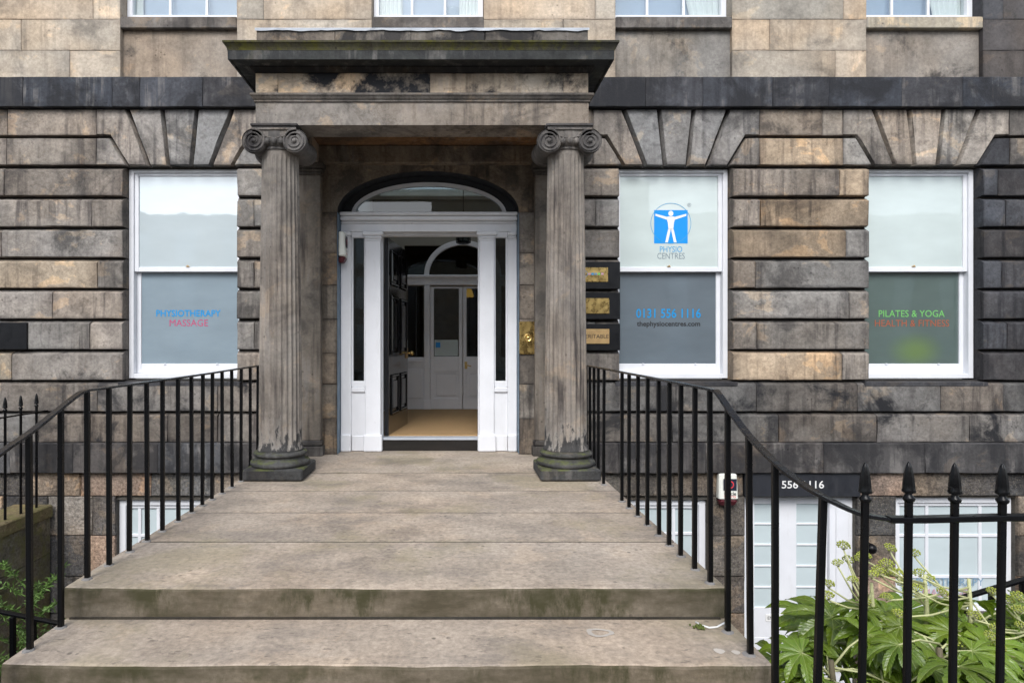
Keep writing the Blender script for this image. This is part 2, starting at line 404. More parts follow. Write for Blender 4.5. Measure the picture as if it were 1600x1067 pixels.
def film(name, col, glow=None, rough=.5, mott=.08, ior=1.6):      # frosted film behind a clear glass face
    t = NT(name); pos = t.pos()
    c = t.mix(1.0, col, t.rng(t.noise(t.scale(pos, (2, 2, 5)), 1, 4), .3, .7, 1-mott, 1+mott), 'MULTIPLY')
    if glow:                                              # a green ball seen blurred through the film
        d = t.node('ShaderNodeVectorMath', operation='SUBTRACT'); t.put(d.inputs[0], pos); d.inputs[1].default_value = glow[0]
        l = t.node('ShaderNodeVectorMath', operation='LENGTH'); t.put(l.inputs[0], t.scale(d.outputs[0], (1, 0, 1.5)))
        c = t.mix(t.rng(l.outputs['Value'], .02, .36, .55, 0, True), c, glow[1])
    nb = t.bump(t.noise(pos, 2.2, 2), .06, .02)
    m = t.set(Base_Color=c, Roughness=rough, Coat_Weight=1.0, Coat_Roughness=.02, Coat_IOR=ior, Specular_IOR_Level=.2)
    t.put(t.bsdf.inputs['Coat Normal'], nb)
    return m
M['film_pale'] = film('frosted_pale_film', (.53, .605, .59), mott=.06)
M['film_sky'] = film('frosted_blue_film', (.50, .575, .60), mott=.05, ior=2.3)
M['film_slate'] = film('frosted_slate_film', (.120, .150, .175), ior=1.95)
M['film_left'] = film('frosted_grey_blue_film', (.235, .30, .345), ior=1.95)
M['film_green'] = film('frosted_green_film', (.088, .124, .115), ior=1.95, glow=((PX(1432, 6.63), 0, PZ(548, 6.63)), (.15, .24, .035)))
M['film_cool'] = film('frosted_basement_film', (.52, .60, .615), mott=.05)
def glass_mat(name, tint=(1, 1, 1), refl=1.0, base=.045):
    t = NT(name); t.n.remove(t.bsdf)
    lw = t.node('ShaderNodeLayerWeight', i_Blend=.5)
    fr = t.math('ADD', t.math('MULTIPLY', t.math('POWER', lw.outputs['Facing'], 5.0), .9), .045)   # the same from both sides of the sheet
    tr = t.node('ShaderNodeBsdfTransparent', i_Color=tint); gl = t.node('ShaderNodeBsdfGlossy', i_Roughness=.01)
    t.put(gl.inputs['Normal'], t.bump(t.noise(t.pos(), 1.7, 2), .05, .02))
    m = t.node('ShaderNodeMixShader'); t.put(m.inputs[0], t.math('MULTIPLY', fr, refl))
    t.l.new(tr.outputs[0], m.inputs[1]); t.l.new(gl.outputs[0], m.inputs[2]); t.l.new(m.outputs[0], t.out.inputs['Surface'])
    return t.m
M['glass'] = glass_mat('window_glass', (.90, .93, .93), 1.5)
M['glass_fan'] = glass_mat('fanlight_glass', (.55, .60, .58), 1.7)
M['glass_dark'] = glass_mat('dark_window_glass', (.30, .33, .33), 1.8)
t = NT('polished_brass'); p_ = t.pos()
M['brass'] = t.set(Base_Color=t.mix(t.rng(t.noise(p_, 9, 6, .7), .4, .65), (.68, .49, .19), (.56, .39, .145)), Metallic=1.0, Roughness=t.rng(t.noise(p_, 20, 5), .3, .7, .18, .42), Normal=t.bump(t.noise(p_, 4, 2), .05, .01))
t = NT('dull_brass'); p_ = t.pos()
M['brass_dull'] = t.set(Base_Color=t.mix(t.rng(t.noise(p_, 14, 6, .7), .4, .65), (.55, .37, .17), (.42, .28, .13)), Metallic=.55, Roughness=.42)
t = NT('coir_mat'); p_ = t.pos()
cn = t.noise(p_, 160, 4, .8)
M['coir'] = t.set(Base_Color=t.mix(t.rng(cn, .3, .7), (.23, .135, .055), (.50, .33, .16)), Roughness=.95, Normal=t.bump(cn, .8, .01))
t = NT('warm_lamp_glass')
M['lamp'] = t.set(Base_Color=(.8, .45, .1), Emission_Color=(1, .52, .10), Emission_Strength=.8)
t = NT('paving'); p_ = t.pos()
br = t.node('ShaderNodeTexBrick', i_Vector=p_, i_Scale=1.0, i_Color1=(.20, .19, .18), i_Color2=(.16, .155, .15), i_Mortar=(.06, .06, .06))
br.inputs['Brick Width'].default_value = .9; br.inputs['Row Height'].default_value = .6; br.inputs['Mortar Size'].default_value = .008
M['paving'] = t.set(Base_Color=t.mix(1.0, br.outputs[0], t.rng(t.noise(p_, 6, 8, .7), .3, .7, .75, 1.2), 'MULTIPLY'), Roughness=.85)
M['asphalt'] = paint_mat('asphalt', (.05, .05, .052), .9, .2, .5, .2)
M['area_floor'] = stone_mat('area_flagstone', streak=0, patch=.2, edge=.2, bump=.5)
# plants
def leaf_mat(name, base, vein, var=.35):
    t = NT(name); oi = t.node('ShaderNodeObjectInfo')
    uv = t.node('ShaderNodeTexCoord').outputs['UV']; s = t.node('ShaderNodeSeparateXYZ', i_0=uv)
    a = t.math('MULTIPLY', t.math('ABSOLUTE', s.outputs[0]), s.outputs[1])
    c = t.mix(1.0, base, t.rng(oi.outputs['Random'], 0, 1, 1-var, 1+var), 'MULTIPLY')
    c = t.mix(t.rng(t.noise(t.pos(), 9, 4), .35, .7, 0, .6), c, tuple(x*k for x, k in zip(base, (1.7, 1.35, .9))))
    w = t.math('SINE', t.math('MULTIPLY', t.math('ADD', s.outputs[1], t.math('MULTIPLY', t.math('ABSOLUTE', s.outputs[0]), -.25)), 60.0))
    side = t.math('MULTIPLY', t.rng(w, .86, 1.0), .22)
    f = t.math('MAXIMUM', t.math('MULTIPLY', t.rng(a, .012, .030, 1, 0, True), .75), side)
    c = t.mix(f, c, vein)
    h = t.math('ADD', t.math('MULTIPLY', w, .15), t.rng(a, 0, .2, 0, 1))
    m = t.set(Base_Color=c, Roughness=.30, Specular_IOR_Level=.55, Normal=t.bump(h, .35, .01))
    tl = t.node('ShaderNodeBsdfTranslucent', i_Color=t.mix(1.0, c, (1.5, 1.6, .5), 'MULTIPLY'))
    mxs = t.node('ShaderNodeMixShader', i_0=.22); t.l.new(t.bsdf.outputs[0], mxs.inputs[1]); t.l.new(tl.outputs[0], mxs.inputs[2])
    t.l.new(mxs.outputs[0], t.out.inputs['Surface'])
    return m
M['leaf'] = leaf_mat('glossy_leaf', (.118, .200, .020), (.30, .36, .12))
M['stalk'] = paint_mat('pale_stalk', (.46, .47, .24), .6, .12, .2, .2)
M['stem'] = paint_mat('woody_stem', (.12, .10, .06), .8, .2, .5, .2)
M['bud'] = paint_mat('yellow_green_bud', (.30, .34, .05), .6, .35, .3, .5)
M['needle'] = paint_mat('conifer_leaf', (.075, .14, .026), .6, .4, 0, 0)
M['moss'] = paint_mat('moss', (.085, .11, .02), .95, .4, .6, .3)

# ------------------------------------------------------------------ the ground and the street behind the camera
D = 6.45                                                # the rusticated wall face
DU = 6.52                                               # the upper wall face
AREA = -2.55                                            # floor of the sunken area
PAVE = -.438
b = B(); b.box(-60, 60, -4.0, 2.06, PAVE-.3, PAVE); tag(mk('pavement', b, M['paving']), kind='structure')
b = B(); b.box(-60, 60, -24.0, -4.0, PAVE-.5, PAVE-.13); tag(mk('road', b, M['asphalt']), kind='structure')
b = B(); b.box(-60, 60, -60.0, -24.0, PAVE-.5, PAVE); tag(mk('pavement', b, M['paving']), kind='structure')
b = B(); b.box(-12, 14, 2.02, 7.4, AREA-.2, AREA); tag(mk('area_floor', b, M['area_floor'], None, (.16, .15, .14, .3)), kind='structure')
tw = B(); tw.box(-45, 45, -38, -27.5, PAVE, 9.6)
tw.box(-1.6, 13, -38, -27.45, PAVE, 12.2); tw.box(-30, -22, -38, -27.45, PAVE, 10.6)
tt = tag(mk('street_terrace', tw, M['clean'], None, (.30, .26, .21, .2)), kind='structure')
for lv in range(3):
    for k in range(-13, 14):
        b = B(); b.box(k*3.0-.6, k*3.0+.6, -27.56, -27.46, .5+lv*3.1, 2.6+lv*3.1); mk('window', b, M['film_slate'], tt)
b = B(); b.prism([(-45.4, 9.6), (45.4, 9.6), (45.4, 9.9), (-45.4, 9.9)], -38, -27.2); mk('cornice', b, M['clean'], tt, (.28, .25, .2, .3))

# ------------------------------------------------------------------ the town house
house = empty('townhouse', (0, D, AREA), label='soot-stained sandstone Georgian town house with a columned entrance portico', cat='building')
def wall_map(y0): return lambda u, w, t: (u, y0+t, w)
def X6(x): return PX(x, D)
def Z6(y): return PZ(y, D)
def tone(base, soot=.5, v=.27, hue=.06):
    k = random.uniform(1-v, 1+v); w_ = random.uniform(-hue, hue)
    return (base[0]*k*(1+w_), base[1]*k, base[2]*k*(1-w_), soot)
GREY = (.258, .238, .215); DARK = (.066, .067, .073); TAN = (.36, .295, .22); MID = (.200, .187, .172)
# openings, metres
GW = [(-3.523, -2.322), (1.750, 2.946), (4.400, 5.600)]
GZ0, GZ1 = .785, 3.052
# wall core behind the face stones
hb = [(-3.62, -2.46), (1.52, 2.70), (3.06, 4.30), (4.665, 6.02)]      # basement openings
core = B()
holes = [(a-.004, c+.004, GZ0-.004, GZ1+.004) for a, c in GW]+[(-1.256, .686, -.02, 3.02)]
xs = sorted(set([-7.0, 8.6]+[h for q in holes for h in q[:2]])); zs = sorted(set([-.2, 3.70]+[h for q in holes for h in q[2:]]))
slab_grid(core, xs, zs, holes, D+.075, D+.27)
mk('wall_core', core, M['mortar'], house, (.035, .032, .03, .3))
def ashlar(x0, x1, z0, z1, joints, dark=0, tans=(), base=GREY, end0=.003, end1=.003, y0=D, top=.052, bot=.004, soot=.55):
    js = [x0]+[X6(j) for j in joints]+[x1]
    for i in range(len(js)-1):
        a, c = js[i], js[i+1]
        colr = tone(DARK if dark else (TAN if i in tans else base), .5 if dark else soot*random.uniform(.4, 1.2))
        yj = y0+random.uniform(-.002, .003)
        stone('stone_block', [(a, z0), (c, z0), (c, z1), (a, z1)],
              [bot, end1 if i == len(js)-2 else .0028, top, end0 if i == 0 else .0028], wall_map(yj), house, M['ashlar'], colr)
CY = [258, 306, 354, 402, 450, 498, 546, 594]
cz = [Z6(y) for y in CY]
jl = [[-92, 6], [-40, 143], [-85, 2], [-60, 152], [-70, 82], [-72, 140], [-95, 18]]
tl_ = [(), (0,), (), (0, 1), (), (), (0, 1)]
jr = [[1312], [1188], [1322], [1181], [1327], [1183], [1316]]
tr_ = [(1,), (1,), (0,), (), (), (), (0,)]
je = [[1560], [1572, 1640], [1650], [1566, 1680], [1620], [1574], [1660]]
for k in range(7):
    z1, z0 = cz[k], cz[k+1]
    ashlar(-7.0, GW[0][0], z0, z1, [-260+20*(k % 2)]+jl[k], tans=tuple(i+1 for i in tl_[k]), end1=.008)
    ashlar(GW[0][1], X6(470), z0, z1, [397] if k % 2 else [], end0=.008, base=GREY)
    ashlar(X6(865), GW[1][0], z0, z1, [931] if k % 2 else [], end1=.008, base=MID)
    ashlar(GW[1][1], GW[2][0], z0, z1, jr[k], tans=tr_[k], end0=.008, end1=.008, base=(.235, .215, .192))
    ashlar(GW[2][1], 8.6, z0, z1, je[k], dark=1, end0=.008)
# courses below the sills
for z1, z0, j1, j2, top in ((Z6(594), Z6(643), [-200, -20, 152], [1182, 1340, 1470, 1568, 1700], .045), (Z6(643), Z6(691), [-120, 60, 141, 262], [1050, 1217, 1370, 1515, 1650], .045)):
    for lo, hi, js in ((-7.0, X6(470), j1+([340] if top else [])), (X6(865), 8.6, j2)):
        ashlar(lo, hi, z0, z1, js, base=(.165, .152, .138), top=top, soot=.85)
# window sills: a sloped dark ledge under each ground floor window
for a, c in GW:
    b = B(); b.prism([(a-.05, Z6(603)), (c+.05, Z6(603)), (c+.05, Z6(597)), (a-.05, Z6(597))], D-.004, D+.26)
    b.v = [(x, y, z+(.022 if (y > D+.1 and z > Z6(600)) else 0)) for x, y, z in b.v]
    mk('window_sill', b, M['band'], house, (.06, .06, .065, .5))
# plinth band
for lo, hi, js in ((-7.0, X6(470), [-180, 20, 118, 250, 352]), (X6(865), 8.6, [965, 1100, 1283, 1440, 1565, 1700])):
    jx = [lo]+[X6(j) for j in js]+[hi]
    for a, c in zip(jx, jx[1:]):
        stone('plinth_stone', [(a, Z6(738)), (c, Z6(738)), (c, Z6(690.5)), (a, Z6(690.5))], [.003, .002, .012, .002], wall_map(D-.045), house, M['band'], tone((.075, .072, .072), .7), recess=.05)
# flat arches over the windows
ZT, ZH, ZB = Z6(171), Z6(212), Z6(258)
for wi, (a, c) in enumerate(GW):
    m = (a+c)/2; k = 1/147.3
    base = (.255, .241, .225) if wi != 2 else (.32, .292, .258)
    g = .024
    bx = [-83, -49, -18, 18, 49, 83]; tx = [None, -82, -27, 27, 82, None]
    for i in range(1, 4):
        pts = [(m+bx[i]*k, ZB), (m+bx[i+1]*k, ZB), (m+tx[i+1]*k, ZT), (m+tx[i]*k, ZT)]
        stone('voussoir', pts, [.004, g, .004, g], wall_map(D+random.uniform(-.002, .002)), house, M['ashlar'], tone(base, .55))
    far = 130
    for s in (-1, 1):
        pts = [(m+s*49*k, ZB), (m+s*82*k, ZT), (m+s*far*k, ZT), (m+s*far*k, ZH), (m+s*111*k, ZH), (m+s*83*k, ZB)]
        ins = [g, .004, .0028, .012, g, .004]
        low = [(m+s*83*k, ZB), (m+s*111*k, ZH), (m+s*far*k, ZH), (m+s*far*k, ZB)]; lin = [.014, .03, .0028, .004]
        if s == 1:                                       # keep counter-clockwise
            P2 = list(reversed(pts)); I2 = [ins[(len(pts)-2-i) % len(pts)] for i in range(len(pts))]; L2 = list(reversed(low)); LI = [lin[(len(low)-2-i) % 4] for i in range(4)]
        else: P2, I2, L2, LI = pts, ins, low, lin
        # orientation check
        def ccw(p): return sum(p[i][0]*p[(i+1) % len(p)][1]-p[(i+1) % len(p)][0]*p[i][1] for i in range(len(p))) > 0
        def fix(p, q): 
            if ccw(p): return p, q
            return list(reversed(p)), [q[(len(p)-2-i) % len(p)] for i in range(len(p))]
        P2, I2 = fix(pts, ins); L2, LI = fix(low, lin)
        dk = (wi == 2 and s == 1)
        stone('voussoir', P2, I2, wall_map(D+random.uniform(-.002, .002)), house, M['ashlar'], tone(base, .5))
        stone('stone_block', L2, LI, wall_map(D+random.uniform(-.002, .002)), house, M['ashlar'], tone(DARK if dk else base, .5))
# the half courses between the arches
def half(x0, x1, jt, jb, base=GREY, tans=(), dark=0):
    ashlar(x0, x1, ZH, ZT, jt, base=base, top=.004, bot=.004, dark=dark); ashlar(x0, x1, ZB, ZH, jb, base=base, tans=tans, top=.03, dark=dark)
mL, mM, mR = [(a+c)/2 for a, c in GW]; fk = 130/147.3
half(-7.0, mL-fk, [-210, -60, 12], [-210, -90, 10], base=(.24, .205, .17))
half(mL+fk, X6(480), [], [])
half(X6(860), mM-fk, [], [], base=MID)
half(mM+fk, mR-fk, [1285], [], base=(.27, .235, .195), tans=(0,))
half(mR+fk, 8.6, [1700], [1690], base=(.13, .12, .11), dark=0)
# string course
jx = [-7.0]+[X6(j) for j in (-210, -60, 42, 180, 223, 320)]+[X6(470)]
jy = [X6(860)]+[X6(j) for j in (1006, 1095, 1203, 1290, 1403, 1497, 1650)]+[8.6]
ZS0, ZS1 = PZ(167, 6.39), PZ(119.5, 6.39)
for q in (jx, jy):
    for a, c in zip(q, q[1:]):
        stone('string_course_stone', [(a, ZS0), (c, ZS0), (c, ZS1), (a, ZS1)], [.003, .0018, .006, .0018], wall_map(D-.06), house, M['band'], tone((.058, .061, .070), .8), recess=.03, depth=.3)
# upper storey
UW = [(PX(188, DU), PX(370, DU)), (PX(581, DU), PX(756, DU)), (PX(962, DU), PX(1144, DU)), (PX(1354, DU), PX(1536, DU))]
UZS = PZ(24, DU); UTOP = 6.75; UH = 7.1
core = B(); holes = [(a-.004, c+.004, UZS, UTOP) for a, c in UW]
xs = sorted(set([-7.0, 8.6]+[h for q in holes for h in q[:2]])); zs = [ZS1-.25, UZS, UTOP, UH]
slab_grid(core, xs, zs, holes, DU+.10, DU+.30); mk('upper_wall_core', core, M['mortar'], house, (.22, .19, .15, .3))
ch = .333; UB = (.43, .375, .305)
piers = [(-7.0, UW[0][0]), (UW[0][1], UW[1][0]), (UW[1][1], UW[2][0]), (UW[2][1], UW[3][0]), (UW[3][1], 8.6)]
uj = [[[-160, 109], [-60, 33], [-150, 145]], [[], [], [412]], [[], [880], [930]], [[1305], [1203], [1318]], [[1640], [1700], [1568]]]
z = ZS1; row = 0
while z < UH-.05:
    z1 = min(z+ch, UH)
    for pi, (a, c) in enumerate(piers):
        js = [a]+[PX(j, DU) for j in uj[pi][row % 3]]+[c]
        for x0, x1 in zip(js, js[1:]):
            base = UB if pi < 4 else (.085, .082, .084)
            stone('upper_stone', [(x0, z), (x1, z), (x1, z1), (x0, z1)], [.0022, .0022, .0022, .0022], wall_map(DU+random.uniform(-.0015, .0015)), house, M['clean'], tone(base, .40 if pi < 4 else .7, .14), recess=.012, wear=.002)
    z = z1; row += 1
for wi, (a, c) in enumerate(UW):
    sz0, sz1 = PZ(46, DU+.02), PZ(28, DU+.02)
    stone('apron_panel', [(a-.01, ZS1-.02), (c+.01, ZS1-.02), (c+.01, sz0+.02), (a-.01, sz0+.02)], [.002]*4, wall_map(DU+.055), house, M['clean'], tone((.27, .245, .215), .75, .06), recess=.01)
    b = B(); b.box(a-.001, c+.001, DU-.004, DU+.3, sz0, sz1, .008)
    mk('window_sill', b, M['band'], house, tone((.14, .13, .12), .5) if wi < 3 else (.36, .32, .25, .25))
    b = B(); b.box(a-.001, c+.001, DU+.004, DU+.3, UTOP, UTOP+.34, .004); mk('window_lintel', b, M['clean'], house, tone(UB, .3))

# ------------------------------------------------------------------ windows
def frame_ring(b, x0, x1, z0, z1, w, y0, y1, c=.004, wb=None, wt=None):
    wb = w if wb is None else wb; wt = w if wt is None else wt
    b.box(x0, x0+w, y0, y1, z0, z1, c); b.box(x1-w, x1, y0, y1, z0, z1, c)
    b.box(x0+w, x1-w, y0+.001, y1, z0, z0+wb, c); b.box(x0+w, x1-w, y0+.001, y1, z1-wt, z1, c)
def sash_window(a, c, up, low, label):
    w = empty('sash_window', ((a+c)/2, D+.12, GZ0), house, label=label)
    if a < 0: c += .058
    else: a -= .058
    y = D+.115
    b = B(); frame_ring(b, a+.001, c-.001, GZ0+.012, GZ1-.001, .052, y, y+.13, .004, wb=.05, wt=.036); mk('window_frame', b, M['white'], w)
    zm0, zm1 = 1.949, 2.0
    b = B(); frame_ring(b, a+.053, c-.053, zm0, GZ1-.038, .044, y+.020, y+.058, .004, wb=zm1-zm0, wt=.03); mk('upper_sash', b, M['white'], w)
    b = B(); frame_ring(b, a+.053, c-.053, GZ0+.063, zm1-.012, .046, y+.066, y+.104, .004, wb=.105, wt=.04); mk('lower_sash', b, M['white'], w)
    b = B(); b.box(a+.09, c-.09, y+.036, y+.042, zm1-.01, GZ1-.06); mk('pane', b, up, w)
    b = B(); b.box(a+.09, c-.09, y+.082, y+.088, GZ0+.15, zm0); mk('pane', b, low, w)
    b = B(); m = (a+c)/2; b.box(m-.02, m+.015, y+.012, y+.03, zm1+.001, zm1+.012, .002); b.ball((m, y+.016, zm1+.014), .008); mk('sash_catch', b, M['brass_dull'], w)
    for s in (-.27, .30):
        b = B(); b.box(m+s-.012, m+s+.012, y+.055, y+.068, GZ0+.158, GZ0+.172, .003); mk('sash_lift', b, M['white'], w)
    return w, y
w1, yw = sash_window(*GW[0], M['film_sky'], M['film_left'], 'left sash window lettered physiotherapy massage')
yt = yw+.0805; yu = yw+.0345
dl = yt; dx = lambda x: PX(x, dl); dz = lambda y: PZ(y, dl)
text('lettering', 'PHYSIOTHERAPY', dx(294.5), dz(489.5), dx(345)-dx(244), yt, M['cyan_print'], w1, height=dz(484.5)-dz(495), bold=.018)
text('lettering', 'MASSAGE', dx(295), dz(504.5), dx(325)-dx(265), yt, M['pink_print'], w1, height=dz(499.5)-dz(510))
w2, _ = sash_window(*GW[1], M['film_pale'], M['film_slate'], 'middle sash window with blue emblem and telephone number')
text('lettering', '0131 556 1116', dx(1044.5), dz(489.5), dx(1095)-dx(994), yt, M['cyan_print'], w2, height=dz(482.5)-dz(497), bold=.012)
text('lettering', 'thephysiocentres.com', dx(1044.5), dz(507), dx(1094)-dx(995), yt, M['black_print'], w2, bold=.022)
du = yu; ux = lambda x: PX(x, du); uz = lambda y: PZ(y, du)
text('lettering', 'PHYSIO', ux(1048.5), uz(389.5), ux(1066)-ux(1031), yu, M['sky_print'], w2, height=uz(385)-uz(394.2))
text('lettering', 'CENTRES', ux(1048.5), uz(400), ux(1070)-ux(1027), yu, M['grey_print'], w2, height=uz(395.4)-uz(404.8))
text('registered_mark', '®', ux(1077), uz(320.5), ux(1080)-ux(1074), yu, M['grey_print'], w2)
b = B(); b.add([(ux(1022), yu, uz(380.5)), (ux(1074.5), yu, uz(380.5)), (ux(1074.5), yu, uz(328.5)), (ux(1022), yu, uz(328.5))], [(0, 1, 2, 3)]); mk('emblem_square', b, M['blue_print'], w2)
b = B(); cxe, cze, re = ux(1048.2), uz(349.2), (ux(1080)-ux(1016.5))/2
ring = [(cxe+re*k*math.cos(i*math.pi/32), yu-.0008, cze+re*k*math.sin(i*math.pi/32)) for k in (.975, 1.0) for i in range(64)]
b.add(ring, [(i, (i+1) % 64, 64+(i+1) % 64, 64+i) for i in range(64)]); mk('emblem_ring', b, M['sky_print'], w2)
# plain generic figure standing in the emblem
b = B(); q = (ux(1074.5)-ux(1022))/100; ox, oz = ux(1048.2), uz(380.5)
def poly(p): b.add([(ox+x*q, yu-.0012, oz+zz*q) for x, zz in p], [tuple(range(len(p)))])
poly([(7.5*math.cos(i*math.pi/8), 89+8*math.sin(i*math.pi/8)) for i in range(16)])
poly([(-7, 42), (7, 42), (9, 60), (13, 78), (9, 80), (-9, 80), (-13, 78), (-9, 60)])
poly([(-12, 79), (-11, 70), (-46, 82), (-46, 88)]); poly([(11, 70), (12, 79), (46, 88), (46, 82)])
poly([(-8, 43), (0, 43), (-9, 3), (-17, 3)]); poly([(0, 43), (8, 43), (17, 3), (9, 3)])
mk('emblem_figure', b, M['white_print'], w2)
w3, _ = sash_window(*GW[2], M['film_pale'], M['film_green'], 'right sash window lettered pilates and yoga')
text('lettering', 'PILATES & YOGA', dx(1424.5), dz(490), dx(1476)-dx(1373), yt, M['green_print'], w3, height=dz(485)-dz(495.5))
text('lettering', 'HEALTH & FITNESS', dx(1425), dz(505), dx(1483)-dx(1367), yt, M['rust_print'], w3, height=dz(500)-dz(510.5))
# upper windows
for wi, (a, c) in enumerate(UW):
    y = DU+.13; z0 = PZ(26.5, DU+.1)
    w = empty('upper_window', ((a+c)/2, y, z0), house)
    if wi == 0: c += .07
    if wi > 1: a -= .07
    b = B(); frame_ring(b, a+.002, c-.002, z0, UTOP-.002, .058, y, y+.09, .004, wb=.035); mk('window_frame', b, M['white'], w)
    gw = (c-a-.116)/3
    for k in (1, 2):
        b = B(); b.box(a+.058+gw*k-.014, a+.058+gw*k+.014, y+.03, y+.06, z0+.034, UTOP-.06, .004); mk('glazing_bar', b, M['white'], w)
    for zz in (z0+.55, z0+1.05, z0+1.55):
        b = B(); b.box(a+.057, c-.057, y+.033, y+.057, zz-.014, zz+.014, .004); mk('glazing_bar', b, M['white'], w)
    b = B(); b.box(a+.05, c-.05, y+.042, y+.047, z0+.03, UTOP-.05); mk('pane', b, M['glass'], w)
    b = B(); b.box(a+.02, c-.02, y+.115, y+.118, z0-.1, UTOP); tag(mk('roller_blind', b, M['blind']), ['blue-grey blind in the top left window', 'blue-grey blind in the window above the portico', 'blue-grey blind in the window above the blue emblem window', 'blue-grey blind in the top right window'][wi], 'blind', 'upper window blinds')
    b = B(); b.box(a-.1, c+.1, y+.36, y+.38, z0-.3, UTOP+.2); mk('room_wall', b, M['plaster'], w)
    for s in ((-1,) if wi == 0 else (-1, 1) if wi == 1 else (1,)):
        x0, x1 = (a+.04, a+.04+(.10 if wi == 0 else .27)) if s < 0 else (c-.06-(.20 if wi == 1 else .30), c-.04)
        b = B(); n = 40; vs = []
        for zz in (z0-.02, (z0+UTOP)/2, UTOP-.02):
            for i in range(n+1):
                tq = i/n; spread = 1 if zz < UTOP-.1 else 1.25
                xx = x0+(x1-x0)*tq
                if wi >= 2: xx += (zz-z0)*(-.22)*(1-tq)
                vs.append((xx, y+.082+.012*math.sin(tq*38+wi), zz))
        b.add(vs, [(k*(n+1)+i, k*(n+1)+i+1, (k+1)*(n+1)+i+1, (k+1)*(n+1)+i) for k in range(2) for i in range(n)])
        where = {0: 'white curtain at the edge of the top left window', 1: 'white curtain at the %s of the window above the portico' % ('left' if s < 0 else 'right'), 2: 'white draped curtain in the window above the blue emblem window', 3: 'white draped curtain in the top right window'}[wi]
        tag(mk('curtain', b, M['curtain'], smooth=True), where, 'curtain', 'upper window curtains')
b = B(); bx0, bz0 = PX(707, DU+.24), PZ(26, DU+.24)
b.lathe([(.03, bz0), (.05, bz0+.005), (.075, bz0+.03), (.082, bz0+.06), (.075, bz0+.085), (.055, bz0+.10)], bx0, DU+.26, 24, caps=False)
tag(mk('glass_bowl', b, M['glass'], smooth=True), 'round glass bowl on the sill of the window above the portico', 'bowl')

